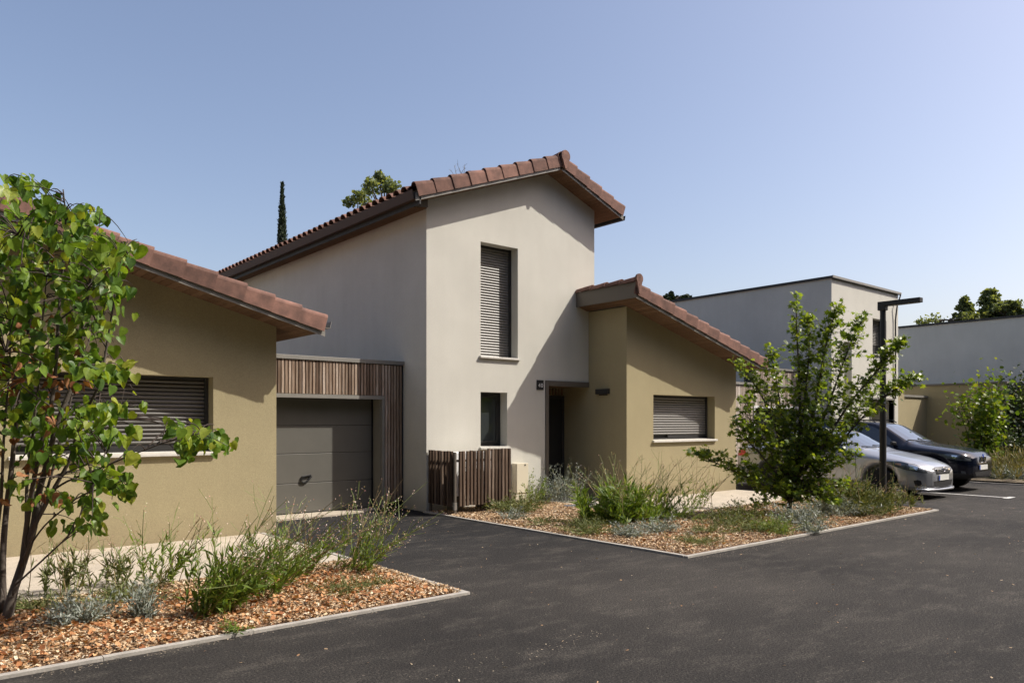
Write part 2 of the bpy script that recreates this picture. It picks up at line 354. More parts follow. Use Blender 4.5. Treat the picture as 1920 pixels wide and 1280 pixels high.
def verge_tile_mesh(sgn, slope, Lt):
    a = math.atan(slope); S = np.array([sgn*math.cos(a), 0, -math.sin(a)]); Nn = np.array([sgn*math.sin(a), 0, math.cos(a)])
    out = [(0.0, -0.175), (0.0, 0.0), (0.010, 0.030), (0.035, 0.052), (0.075, 0.056), (0.115, 0.040), (0.145, 0.008), (0.24, 0.0)]
    inn = [(0.24, -0.014), (0.14, -0.008), (0.105, 0.026), (0.075, 0.042), (0.040, 0.038), (0.022, 0.02), (0.014, -0.005), (0.014, -0.175)]
    pr = out+inn; n = len(pr); V = []
    for s, lift, tap in ((0, 0.0, 0.008), (Lt*0.5, 0.017, 0.0), (Lt, 0.034, -0.008)):
        for y, z in pr:
            V.append(S*s+Nn*(z+lift*(1.0 if z > -0.1 else 0.15))+np.array([0, y+tap, 0]))
    F = [(k*n+i, k*n+(i+1) % n, (k+1)*n+(i+1) % n, (k+1)*n+i) for k in range(2) for i in range(n)]
    F += [tuple(range(n)), tuple(2*n+i for i in range(n-1, -1, -1))]
    mb = MB(); mb.add(V, F); 
    # nail head
    c = S*(Lt*0.62)+Nn*(-0.115)
    mb.add([c+np.array([0, -0.004, 0])+0.006*(math.cos(q)*S+math.sin(q)*Nn) for q in np.linspace(0, 2*math.pi, 6, endpoint=False)], [tuple(range(6))])
    return piece(mb, TILE, 'verge_tile')
def barrel_mesh(direction, normal, side, Lt, r, taper=0.86, name='roof_tile', squash=0.75):
    D, Nn, Sd = (np.array(q, float) for q in (direction, normal, side)); V = []; n = 9
    for s, k, lift in ((0, taper, 0.0), (Lt, 1.0, 0.018)):
        for rr in (r*k, r*k-0.013):
            for j in range(n):
                q = math.pi*j/(n-1); V.append(D*s+Sd*math.cos(q)*rr+Nn*(math.sin(q)*rr*squash+lift))
    F = []
    for j in range(n-1):
        F += [(j, j+1, 2*n+j+1, 2*n+j), (n+j+1, n+j, 3*n+j, 3*n+j+1), (2*n+j, 2*n+j+1, 3*n+j+1, 3*n+j), (j+1, j, n+j, n+j+1)]
    F += [(0, 2*n, 3*n, n), (n-1, 2*n-1, 4*n-1, 3*n-1)]
    return piece(MB().add(V, F), TILE, name, smooth=False)
def tile_field(roof, sgn, slope, Xa, za, run, Y0, Y1, per=0.25, course=0.385):
    a = math.atan(slope); S = np.array([sgn*math.cos(a), 0, -math.sin(a)]); Nn = np.array([sgn*math.sin(a), 0, math.cos(a)])
    Lr = run/math.cos(a); nc = int(Lr/course)+1; ny = int((Y1-Y0)/per*8); ys = np.linspace(Y0, Y1, ny+1)
    prof = np.abs(np.cos((ys-Y0)/per*math.pi))**0.8*0.075
    V = []; F = []; base = np.array([Xa, 0, za])
    for c in range(nc):
        s0, s1 = c*course, min(Lr, (c+1)*course+0.03); k = len(V)
        for s, l in ((s0, 0.0), (s1, 0.02)):
            for y, p in zip(ys, prof): V.append(base+S*s+Nn*(p+l)+np.array([0, y, 0]))
        F += [(k+i, k+i+1, k+ny+2+i, k+ny+1+i) for i in range(ny)]
    return obj('tile_field', MB().add(V, F), TILE, roof, kind='stuff', recalc=False)
def slab(mb, sgn, slope, Xa, za, run, Y0, Y1, lo, hi):
    Xb = Xa+sgn*run; zb = za-slope*run
    mb.prism([(Xa, Y0, za+lo), (Xb, Y0, zb+lo), (Xb, Y0, zb+hi), (Xa, Y0, za+hi)], (0, Y1-Y0, 0))
def verge(roof, sgn, slope, Xa, za, run, Yv, hi=0.225):
    a = math.atan(slope); n = max(1, round(run/math.cos(a)/0.388)); L = run/math.cos(a)/n
    me = verge_tile_mesh(sgn, slope, L+0.035)
    for i in range(n):
        s = i*L-0.02; inst('verge_tile', me, roof, Matrix.Translation((Xa+sgn*math.cos(a)*s, Yv+random.uniform(-0.003, 0.003), za+hi-math.sin(a)*s+random.uniform(-0.002, 0.002))))
    Xb = Xa+sgn*run; zb = za-slope*run
    mb = MB().prism([(Xa, Yv+0.03, za-0.015), (Xb, Yv+0.03, zb-0.015), (Xb, Yv+0.03, zb+0.12), (Xa, Yv+0.03, za+0.12)], (0, 0.012, 0))
    obj('verge_trim', mb, TRIM, roof)
def soffit(roof, sgn, slope, Xa, za, x_to, Yv, ylim, bw=0.105):
    a = math.atan(slope); dx = bw*math.cos(a); n = int(abs(x_to-Xa)/dx)
    cache = {}
    for i in range(n):
        X = Xa+sgn*dx*i; y1 = ylim(X+sgn*dx/2)
        if y1 not in cache:
            g = 0.007; Xb = sgn*(dx-g); cache[y1] = piece(MB().prism([(0, 0, 0), (Xb, 0, -slope*(dx-g)), (Xb, 0, -slope*(dx-g)+0.018), (0, 0, 0.018)], (0, y1-(Yv+0.045), 0)), SOFF, 'soffit_board')
        inst('soffit_board', cache[y1], roof, Matrix.Translation((X, Yv+0.045, za-slope*dx*i+random.uniform(-0.001, 0.001))))
def ridge_cap(roof, X, Y, zc, r, tail):
    P = [(X+r*math.cos(q), Y, zc+r*math.sin(q)) for q in np.linspace(math.radians(-42), math.radians(222), 22)]+[(X-0.02, Y, zc-tail), (X+0.02, Y, zc-tail)]
    mb = MB().prism(P, (0, 0.045, 0))
    for dz in (0.02, -r*1.05, -r*1.25): mb.lathe([(-0.006, 0.008), (0.002, 0.009)], 'y', 8, (X, Y, zc+dz))
    obj('ridge_cap', mb, TILE, roof, bevel=0.006)
def ridge_tiles(roof, X, Y0, Y1, z, r, Lt=0.40):
    me = barrel_mesh((0, -1, 0), (0, 0, 1), (1, 0, 0), Lt+0.04, r, 0.84, 'ridge_tile', 1.0)
    n = int((Y1-Y0)/Lt)
    for i in range(n): inst('ridge_tile', me, roof, Matrix.Translation((X, Y0+Lt*(i+1)+0.02, z)))
def gutter_box(roof, x0, x1, y0, y1, z0, z1, m=GUTTER, inner=None):
    t = 0.006; mb = MB(); s = 0.025 if x1 > x0 else -0.025       # x0 = wall side, x1 = outer lip
    P = [(x0, z1), (x0, z0), (x1-s, z0), (x1, z1), (x1-math.copysign(t, s)*1.2, z1), (x1-s-math.copysign(t, s), z0+t), (x0+math.copysign(t, s), z0+t), (x0+math.copysign(t, s), z1)]
    mb.prism([(x, y0, z) for x, z in P], (0, y1-y0, 0))
    return obj('gutter', mb, m, roof)

# ------------------------------------------------------------------ main house (cream, two storeys)
MX0, MX1, MY, MYB = 7.44, 11.755, 11.25, 22.0
RX, RZ, SL, YV = 10.39, 6.667, 0.37, 10.82
H = thing('house', (9.6, 11.3, 0), 'tall two-storey cream house with number 40 beside its entrance', 'house')
mb = MB()
facade(mb, (0, MY), (1, 0), (0, -1), MX0, MX1, -0.02, [(MX0, RZ-SL*(RX-MX0)), (RX, RZ), (MX1, RZ-SL*(MX1-RX))],
       [(8.66, 9.587, 2.865, 5.024), (8.66, 9.314, 1.14, 2.18), (10.36, 11.60, -0.02, 2.40, 0.78)])
facade(mb, (MX0, 0), (0, 1), (-1, 0), MY, MYB, -0.02, [(MY, 5.58), (MYB, 5.58)])
facade(mb, (MX1, 0), (0, 1), (1, 0), MY, MYB, -0.02, [(MY, 6.16), (MYB, 6.16)])
obj('wall', mb, WHITE, H, label='cream scraped render walls', recalc=False)
RF = MB(); slab(RF, -1, SL, RX, RZ, 3.32, YV+0.045, MYB+0.3, 0.02, 0.185); slab(RF, 1, SL, RX, RZ, 1.80, YV+0.045, MYB+0.3, 0.02, 0.185)
roof = obj('roof', RF, FASCIA, H, label='brown clay tiled gable roof with deep eaves')
verge(roof, -1, SL, RX-0.03, RZ-0.01, 3.40, YV); verge(roof, 1, SL, RX+0.03, RZ-0.01, 1.82, YV)
soffit(roof, 1, SL, RX, RZ, 12.19, YV, lambda x: MY+0.02 if x < MX1 else MYB); soffit(roof, -1, SL, RX, RZ, 7.06, YV, lambda x: MY+0.02)
tile_field(roof, -1, SL, RX, RZ+0.20, 3.15, YV+0.2, MYB+0.3); tile_field(roof, 1, SL, RX, RZ+0.20, 1.85, YV+0.2, MYB+0.3)
a = math.atan(SL); me = barrel_mesh((-math.cos(a), 0, -math.sin(a)), (-math.sin(a), 0, math.cos(a)), (0, 1, 0), 0.42, 0.10, 0.9, 'roof_tile', 0.85)
y = YV+0.33
while y < MYB+0.2:
    inst('roof_tile', me, roof, Matrix.Translation((RX-3.08, y+random.uniform(-0.006, 0.006), RZ+0.195-SL*3.08))); y += 0.25
ridge_tiles(roof, RX, YV+0.02, MYB+0.2, RZ+0.20, 0.125); ridge_cap(roof, RX+0.06, YV-0.045, RZ+0.255, 0.118, 0.25)
obj('fascia', MB().box(7.035, 7.065, YV+0.03, MYB+0.3, 5.345, 5.565), DARKM, roof)
gutter_box(roof, 7.03, 6.905, YV+0.06, MYB+0.3, 5.415, 5.575); gutter_box(roof, 12.2, 12.31, YV+0.03, MYB+0.3, 5.965, 6.07, DARKM)
me = piece(MB().box(0, 0.088, 0, MYB-MY-0.1, 0, 0.018), SOFF, 'eave_board')
for i in range(4): inst('eave_board', me, roof, Matrix.Translation((7.068+i*0.0945, MY-0.008, 5.385+i*0.012)))
obj('eave_closer', MB().prism([(7.066, MY-0.03, 5.40), (7.45, MY-0.03, 5.44), (7.45, MY-0.03, 5.60), (7.066, MY-0.03, 5.46)], (0, 0.02, 0)), FASCIA, roof)
shutter_window(H, MY, 8.66, 9.587, 2.865, 5.024, m=SHUT, label='tall narrow window behind a closed roller shutter')
# small casement beside the bin screen
mb = MB(); x0, x1, z0, z1, yf = 8.66, 9.314, 1.14, 2.18, MY+0.21
mb.box(x0, x0+0.055, yf, yf+0.06, z0, z1).box(x1-0.06, x1, yf, yf+0.06, z0, z1).box(x0+0.055, x1-0.06, yf, yf+0.06, z0, z0+0.06).box(x0+0.055, x1-0.06, yf, yf+0.06, z1-0.05, z1)
mb.box(x0+0.058, x0+0.10, yf-0.015, yf+0.04, z0+0.063, z1-0.053).box(x1-0.11, x1-0.063, yf-0.015, yf+0.04, z0+0.063, z1-0.053).box(x0+0.10, x1-0.11, yf-0.015, yf+0.04, z0+0.063, z0+0.10).box(x0+0.10, x1-0.11, yf-0.015, yf+0.04, z1-0.095, z1-0.053)
wd = obj('window', mb, DARKM, H, label='small dark-framed casement window', bevel=0.003)
obj('pane', MB().box(x0+0.10, x1-0.11, yf+0.01, yf+0.022, z0+0.10, z1-0.095), GLASS, wd)
obj('sill', MB().prism([(x0-0.03, MY-0.05, z0-0.045), (x0-0.03, MY-0.05, z0-0.008), (x0-0.03, yf, z0+0.008), (x0-0.03, yf, z0-0.045)], (x1-x0+0.07, 0, 0)), SILL, wd, bevel=0.004)
# porch
mb = MB(); mb.box(10.32, 10.40, MY-0.025, MY+0.10, 0.0, 2.455).box(10.40, 11.575, MY-0.025, MY+0.10, 2.35, 2.455)
obj('porch_frame', mb, FASCIA, H, bevel=0.003)
obj('porch_ceiling', MB().box(10.36, 11.6, MY+0.1, 12.03, 2.362, 2.40), SOFF, H)
mb = MB().box(10.36, 11.60, 12.035, 12.06, 0.0, 2.40)
obj('porch_back', mb, BROWN, H)
mb = MB().box(10.42, 10.50, 11.99, 12.03, 0.0, 2.19).box(11.50, 11.575, 11.99, 12.03, 0.0, 2.19).box(10.50, 11.50, 11.99, 12.03, 2.12, 2.19)
dr = obj('door', mb, DARKM, H, label='black front door set deep in the porch', bevel=0.003)
mb = MB().box(10.50, 11.50, 12.005, 12.03, 0.02, 2.12).box(11.10, 11.12, 11.995, 12.004, 0.1, 2.05)
obj('door_leaf', mb, BLACK, dr); obj('handle', MB().tube([(10.60, 12.0, 1.05), (10.60, 11.95, 1.05), (10.72, 11.95, 1.05)], 0.011, 6), ZINC, dr)
me = piece(MB().box(-0.025, 0.025, 0, 0.02, 0, 0.15), SOFF, 'slat')
for i in range(13): inst('slat', me, dr, Matrix.Translation((10.46+i*0.088, 12.005, 2.20)))
np_ = obj('house_number', MB().box(10.082, 10.262, MY-0.018, MY-0.001, 2.26, 2.455), BLACK, H, label='small black plate with the white number 40', bevel=0.003)
def text_mesh(parent, name, s, x, y, z, size, m, rot=None, center=True):
    c = bpy.data.curves.new('t', 'FONT'); c.body = s; c.size = size; c.extrude = 0.002; c.align_x = 'CENTER'; c.offset = 0.0
    o = bpy.data.objects.new('t', c); COL.objects.link(o)
    me = bpy.data.meshes.new_from_object(o.evaluated_get(bpy.context.evaluated_depsgraph_get())); bpy.data.objects.remove(o)
    me.materials.clear(); me.materials.append(m)
    return inst(name, me, parent, Matrix.Translation((x, y, z)) @ (rot or Matrix.Rotation(math.pi/2, 4, 'X')))
text_mesh(np_, 'digit', '4', 10.142, MY-0.021, 2.312, 0.115, WHITEP); text_mesh(np_, 'digit', '0', 10.212, MY-0.021, 2.312, 0.115, WHITEP)

# ------------------------------------------------------------------ single-storey wings with a mono-pitch roof
def wing(name, label, lx, rx, fy, yback_left, yback, zx, zs, sl, xl, run, yv, window, wlabel, tiles_back, notch, sm):
    W = thing(name, ((lx+rx)/2, fy+0.1, 0), label, 'house')
    zat = lambda x: zs-sl*(x-zx)
    mb = MB()
    facade(mb, (0, fy), (1, 0), (0, -1), lx, rx, -0.02, [(lx, zat(lx)), (rx, zat(rx))], [window], 0.25)
    facade(mb, (lx, 0), (0, 1), (-1, 0), fy, yback_left, -0.02, [(fy, zat(lx)), (yback_left, zat(lx))])
    facade(mb, (rx, 0), (0, 1), (1, 0), fy, yback, -0.02, [(fy, zat(rx)), (yback, zat(rx))])
    obj('wall', mb, BROWN, W, label='tan scraped render walls', recalc=False)
    R = MB(); z0 = zat(xl)
    slab(R, 1, sl, xl+0.03, zat(xl+0.03), notch[0]-xl-0.03, yv+0.045, notch[1], 0.02, 0.185)
    slab(R, 1, sl, notch[0], zat(notch[0]), xl+run-notch[0]-0.03, yv+0.045, yback+0.4, 0.02, 0.185)
    r = obj('roof', R, FASCIA, W, label='brown clay tiled mono-pitch roof')
    verge(r, 1, sl, xl+0.02, z0-0.01, run, yv)
    soffit(r, 1, sl, xl+0.03, zat(xl+0.03), xl+run, yv, lambda x: notch[1] if x < lx else (fy+0.02 if x < rx else yback))
    tile_field(r, 1, sl, xl+0.05, z0+0.19, notch[0]-xl-0.05, yv+0.2, notch[1])
    tile_field(r, 1, sl, notch[0], zat(notch[0])+0.2, xl+run-notch[0], yv+0.2, yback+0.4)
    obj('fascia', MB().box(xl, xl+0.03, yv+0.01, notch[1]-0.003, z0-0.03, z0+0.275), FASCIA, r)
    ridge_tiles(r, xl+0.05, yv+0.02, notch[1]+0.25, z0+0.265, 0.105); ridge_cap(r, xl+0.06, yv-0.045, z0+0.335, 0.098, 0.30)
    gutter_box(r, xl+run+0.005, xl+run+0.125, yv+0.03, yback+0.4, zat(xl+run)+0.10, zat(xl+run)+0.20, TRIM)
    shutter_window(W, fy, *window[:4], pitch=0.055, gap=0.11, m=sm, label=wlabel)
    return W
W = wing('house', 'single-storey tan wing with sloping tiled roof, between the porch and the parked cars', 11.577, 15.45, 10.175, 12.03, 20, 11.2, 4.06, 0.268, 11.2, 4.66, 9.60,
         (12.418, 14.605, 1.225, 2.19), 'wide window with roller shutter nearly closed', 20, (11.76, MY), SHUT)
mb = MB().box(11.50, 11.576, 10.635, 10.985, 2.195, 2.30)
wl = obj('wall_lamp', mb, DARKM, W, label='black rectangular wall lamp', bevel=0.006)
obj('wall_mount', MB().box(11.55, 11.5765, 10.70, 10.92, 2.17, 2.19), DARKM, wl)
wing('house', 'tan single-storey house with wide shuttered window behind the heart-leaved tree', 0.58, 4.38, 10.557, 11.6, 19, 0.2, 4.12, 0.27, 0.2, 4.66, 9.98,
     (1.158, 3.483, 1.2, 2.225), 'wide window with bronze-grey roller shutter', 19, (0.9, 11.6), SHUTB)

# ------------------------------------------------------------------ clad garages
def garage(label, xa, xb, yc, yd, ox0, ox1, wm, pitch, wslat, proud, handle_x, dm, back, head_h=0.57):
    G = thing('garage', ((xa+xb)/2, yc+0.1, 0), label, 'garage')
    mb = MB(); facade(mb, (0, yc+0.03), (1, 0), (0, -1), xa, xb, -0.02, [(xa, 2.66), (xb, 2.66)], [(ox0, ox1, -0.02, 2.05, yd-yc-0.03)])
    mb.quad((xa, yc+0.03, 2.66), (xb, yc+0.03, 2.66), (xb, back, 2.66), (xa, back, 2.66))
    obj('wall', mb, BLACK, G, label='dark backing behind the cladding', recalc=False)
    obj('coping', MB().box(xa+0.003, xb-0.003, yc-0.03, yc+0.25, 2.665, 2.735), TRIM, G, bevel=0.003)
    mb = MB().box(ox0, ox1+0.05, yc-0.022, yc+0.028, 2.02, 2.085).box(ox1+0.0, ox1+0.05, yc-0.018, yc+0.028, 0.02, 2.02).box(ox0-0.05, ox0, yc-0.018, yc+0.028, 0.02, 2.085)
    mb.box(ox1-0.012, ox1-0.002, yc+0.03, yd, 0.02, 2.02)
    obj('door_frame', mb, TRIM if dm is DOORG else WHITEP, G)
    if head_h > 0.6: obj('header', MB().box(ox0-0.08, xb-0.003, yc+0.032, yc+0.30, 2.74, 3.15), BLACK, G); obj('coping', MB().box(ox0-0.1, xb-0.003, yc-0.03, yc+0.33, 3.152, 3.21), TRIM, G)
    full = piece(MB().box(-wslat/2, wslat/2, -proud, 0.0, 0, 2.50), wm, 'slat', bevel=0.002)
    head = piece(MB().box(-wslat/2, wslat/2, -proud, 0.0, 0, head_h), wm, 'slat', bevel=0.002)
    x = xa+pitch*0.6
    while x < xb-pitch*0.4:
        inside = ox0-0.07 < x < ox1+0.06
        inst('slat', head if inside else full, G, Matrix.Translation((x+random.uniform(-0.002, 0.002), yc+0.029, 2.09 if inside else 0.15))); x += pitch
    D = obj('door', MB().box(ox0, ox1, yd+0.01, yd+0.04, 0.03, 2.05), BLACK, G, label='grey sectional overhead garage door')
    z = 0.04
    for k, zz in enumerate((0.553, 1.065, 1.552, 2.05)):
        obj('panel', MB().box(ox0+0.002, ox1-0.06, yd-0.03, yd+0.009, z+0.003, zz-0.004), dm, D, bevel=0.006); z = zz
    obj('seal', MB().box(ox0, ox1-0.05, yd-0.04, yd+0.02, 0.015, 0.043), BLACK, D)
    P = [(handle_x-0.085, 0.66), (handle_x+0.075, 0.685), (handle_x+0.088, 0.665), (handle_x+0.03, 0.60), (handle_x-0.02, 0.566), (handle_x-0.075, 0.562), (handle_x-0.098, 0.59)]
    pts = [(px, yd-0.05, pz) for px, pz in P]; pts.append(pts[0])
    obj('handle', MB().tube(pts, 0.018, 6), BLACK, D)
    return G
garage('garage clad in dark vertical timber slats between the tan and cream houses', 4.38, 7.44, 12.01, 12.31, 4.62, 6.97, WOOD, 0.0615, 0.044, 0.036, 5.63, DOORG, 20)
garage('garage clad in pale grey timber boards behind the parked silver car', 15.45, 22.16, 12.01, 12.31, 19.17, 21.75, WOODG, 0.125, 0.116, 0.022, 20.5, DARKM, 20, 1.06)
# ------------------------------------------------------------------ flat-roofed white house beyond the garage
FH = thing('house', (24.5, 11.3, 0), 'flat-roofed white cube house behind the street lamp', 'house')
mb = MB()
facade(mb, (0, 11.25), (1, 0), (0, -1), 22.16, 26.83, -0.02, [(22.16, 6.02), (26.83, 6.02)],
       [(22.97, 23.46, 1.0, 4.13, 0.5), (24.9, 25.92, 3.86, 5.03), (24.75, 26.45, -0.02, 2.36, 1.2)])
facade(mb, (22.16, 0), (0, 1), (-1, 0), 11.25, 23, -0.02, [(11.25, 6.02), (23, 6.02)])
facade(mb, (26.83, 0), (0, 1), (1, 0), 11.25, 23, -0.02, [(11.25, 6.02), (23, 6.02)])
obj('wall', mb, WHITE, FH, recalc=False)
rf = obj('roof', MB().box(22.1, 26.89, 11.19, 23, 6.0, 6.07), DARKM, FH, label='thin dark flat roof edge')
obj('edge_flashing', MB().box(22.09, 26.9, 11.165, 11.189, 6.005, 6.075), TRIM, rf)
obj('downpipe', MB().tube([(26.72, 11.13, 6.0), (26.72, 11.13, 5.93), (26.5, 11.14, 5.60), (26.5, 11.2, 5.1), (26.5, 11.2, 2.4)], 0.025, 6), DARKM, FH)
shutter_window(FH, 11.25, 24.9, 25.92, 3.86, 5.03, gap=0.33, m=SHUT, label='square window with shutter half lowered')
mb = MB().box(22.97, 23.46, 11.70, 11.75, 1.0, 4.13)
obj('window', mb, GLASS, FH, label='tall recessed slot window')
dr = obj('door', MB().box(24.75, 26.45, 12.42, 12.47, 0, 2.36), BROWN, FH); obj('door_leaf', MB().box(25.7, 26.4, 12.38, 12.418, 0, 2.1), SOFF, dr)
obj('porch_frame', MB().box(24.70, 24.75, 11.22, 11.4, 0, 2.42).box(24.75, 26.45, 11.22, 11.4, 2.36, 2.42).box(26.45, 26.5, 11.22, 11.4, 0, 2.42), TRIM, FH)
TW = thing('wall', (28.4, 11.45, 0), 'tan garden wall with a coping, right of the white cube house', 'wall')
mb = MB().box(26.84, 27.35, 11.26, 12.6, -0.02, 3.07).box(27.35, 30.0, 11.55, 11.75, -0.02, 2.52)
obj('wall_body', mb, BROWN, TW, recalc=True)
obj('coping', MB().box(26.835, 27.38, 11.23, 12.6, 3.07, 3.12).box(27.38, 30.1, 11.5, 11.8, 2.52, 2.60), TRIM, TW)
BH = thing('house', (33, 10, 0), 'farthest grey and tan flat-roofed house at the right edge', 'house')
mb = MB(); facade(mb, (30.0, 0), (0, 1), (-1, 0), 8.95, 20, -0.02, [(8.95, 2.96), (20, 2.96)]); facade(mb, (0, 8.95), (1, 0), (0, -1), 30.0, 42, -0.02, [(30, 2.96), (42, 2.96)])
obj('wall', mb, BROWN, BH, label='tan ground floor wall', recalc=False)
obj('coping', MB().box(29.96, 36.0, 8.91, 20, 2.96, 3.03), FASCIA, BH)
mb = MB(); facade(mb, (36.0, 0), (0, 1), (-1, 0), 9.0, 26, 2.9, [(9.0, 5.97), (26, 5.97)]); facade(mb, (0, 9.0), (1, 0), (0, -1), 36, 44, 2.9, [(36, 5.97), (44, 5.97)])
obj('upper_wall', mb, WHITE, BH, label='pale grey upper storey wall', recalc=False)
obj('roof', MB().box(35.95, 44.05, 8.95, 26, 5.95, 6.04), DARKM, BH)
GC = thing('garage', (31, 8, 0), 'dark boarded garage beside the farthest house, behind the bushes', 'garage')
obj('wall', MB().box(30.03, 42, 6.2, 8.9, -0.02, 2.85), BLACK, GC)
me = piece(MB().box(-0.025, 0, -0.055, 0.055, 0, 2.8), WOODS, 'slat')
for i in range(22): inst('slat', me, GC, Matrix.Translation((30.027, 6.28+i*0.122, 0.03)))
obj('coping', MB().box(29.97, 42, 6.15, 8.905, 2.85, 2.95), DARKM, GC)

# ------------------------------------------------------------------ slatted screen with the heat pump behind it
SCN = thing('slatted_screen', (8.1, 10.6, 0), 'brown timber slat screen enclosing a unit against the cream wall', 'screen')
def post(x, y, z0, z1, m=FASCIA): obj('post', MB().box(x-0.02, x+0.02, y-0.02, y+0.02, z0, z1), m, SCN)
post(7.505, 10.47, 0.0, 1.09); post(8.70, 10.50, 0.0, 1.08); post(7.505, 11.21, 0.0, 1.06)
obj('post_shoe', MB().box(7.479, 7.531, 10.444, 10.496, 0.10, 0.23), ZINC, SCN)
for z in (0.26, 0.94):
    obj('rail', MB().box(7.53, 8.68, 10.472, 10.495, z-0.02, z+0.02), WOODS, SCN); obj('rail', MB().box(7.508, 7.53, 10.50, 11.19, z-0.02, z+0.02), WOODS, SCN)
sf = piece(MB().box(-0.023, 0.023, -0.045, 0.0, 0, 0.945), WOODS, 'slat', bevel=0.002); ss = piece(MB().box(-0.045, 0.0, -0.024, 0.024, 0, 0.945), WOODS, 'slat', bevel=0.002)
for i in range(15):
    x = 7.60+i*0.0787; inst('slat', sf, SCN, Matrix.Translation((x, 10.471, (0.165 if i < 8 else 0.19)+random.uniform(-0.006, 0.006))) @ Matrix.Rotation(random.uniform(-0.006, 0.006), 4, 'Y'))
for i in range(8):
    inst('slat', ss, SCN, Matrix.Translation((7.507, 10.54+i*0.094, 0.165+random.uniform(-0.006, 0.006))))
HP = thing('heat_pump', (8.1, 10.85, 0), 'white outdoor heat pump unit hidden behind the slat screen', 'heat pump')
obj('casing', MB().box(7.68, 8.55, 10.70, 11.05, 0.30, 1.075), WHITEP, HP, bevel=0.015)
mb = MB()
for r in (0.06, 0.12, 0.18, 0.24): mb.tube([(7.98+r*math.cos(q), 10.672, 0.66+r*math.sin(q)) for q in np.linspace(0, 2*math.pi, 25)], 0.006, 5)
obj('fan_grille', mb, BLACK, HP)
for x in (7.78, 8.42): obj('foot', MB().box(x-0.05, x+0.05, 10.68, 11.03, 0.03, 0.30), FASCIA, HP)
MBX = thing('meter_box', (9.57, 11.2, 0), 'cream utility meter cabinet on the cream wall beside the screen', 'meter box')
obj('cabinet', MB().box(9.41, 9.745, 11.10, 11.248, 0.0, 0.20).box(9.425, 9.73, 11.11, 11.248, 0.20, 0.80), CREAM, MBX, bevel=0.006)
d_ = obj('door', MB().box(9.43, 9.725, 11.092, 11.108, 0.225, 0.805), CREAM, MBX, bevel=0.005)
obj('lock', MB().lathe([(-0.004, 0.016), (0.003, 0.018)], 'y', 10, (9.64, 11.09, 0.77)), BLACK, d_)

# ------------------------------------------------------------------ street lamp
LP = thing('street_lamp', (14.37, 6.30, 0), 'dark slim street lamp with flat arm beside the parked cars', 'street lamp')
obj('pole', MB().lathe([(0.0, 0.062), (1.0, 0.060), (3.72, 0.050)], 'z', 16, (14.37, 6.30, 0.0)), DARKM, LP, smooth=False)
obj('base_plate', MB().box(14.25, 14.49, 6.18, 6.42, 0.03, 0.05), DARKM, LP)
hd = obj('lamp_head', MB().box(14.30, 14.44, 5.62, 6.30, 3.775, 3.86).box(14.305, 14.435, 6.235, 6.375, 3.70, 3.862), DARKM, LP, bevel=0.006)
obj('lens', MB().box(14.325, 14.415, 5.66, 6.15, 3.768, 3.774), SHUT, hd)

# ------------------------------------------------------------------ outside the frame: the next house, and trees added to block sky light
NH = thing('house', (-1.5, 11.7, 0), 'two-storey cream neighbour house left of the tan house, outside the view', 'house')
mb = MB(); facade(mb, (0, 11.63), (1, 0), (0, -1), -3.56, 0.76, -0.02, [(-3.56, 5.58), (-0.6, 6.66), (0.76, 6.16)], [(-2.3, -1.4, 2.9, 5.0)])
facade(mb, (0.76, 0), (0, 1), (1, 0), 11.63, 22, -0.02, [(11.63, 6.16), (22, 6.16)]); facade(mb, (-3.56, 0), (0, 1), (-1, 0), 11.63, 22, -0.02, [(11.63, 5.58), (22, 5.58)])
obj('wall', mb, WHITE, NH, recalc=False)
mb = MB(); slab(mb, -1, SL, -0.6, RZ, 3.3, 11.2, 22.3, 0.0, 0.2); slab(mb, 1, SL, -0.6, RZ, 1.36, 11.6, 22.3, 0.0, 0.2); obj('roof', mb, TILE, NH)
shutter_window(NH, 11.63, -2.3, -1.4, 2.9, 5.0)
def wood(path, h, seed):  # unseen tree row, a tall sheet added to cut sky light on shaded walls
    r = np.random.default_rng(seed); V = []; F = []
    P = np.array(path, float); seg = np.linalg.norm(np.diff(P, axis=0), axis=1); cum = np.r_[0, np.cumsum(seg)]
    s = np.arange(0, cum[-1], 0.9); X = np.interp(s, cum, P[:, 0]); Y = np.interp(s, cum, P[:, 1]); n = 14
    for i, (x, y) in enumerate(zip(X, Y)):
        for j in range(n):
            z = h*(j/(n-1))*(0.86+0.14*math.sin(i*0.55)+0.05*math.sin(i*1.7))
            q = r.normal(0, 0.45, 2); V.append((x+q[0], y+q[1]-1.2*math.sin(j/(n-1)*math.pi), z))
    F = [(i*n+j, (i+1)*n+j, (i+1)*n+j+1, i*n+j+1) for i in range(len(s)-1) for j in range(n-1)]
    return V, F
LEAFD = mat('blocker_foliage', (0.045, 0.062, 0.02), 0.8, var=0.5, vscale=3)
mb = MB(); mb.add(*wood([(-26, 26), (-22, 4), (-18, -9), (20, -10.5), (60, -10.5)], 17, 3))
obj('sky_blocking_trees', mb, LEAFD, kind='stuff', label='unseen trees added across the road to block sky light')
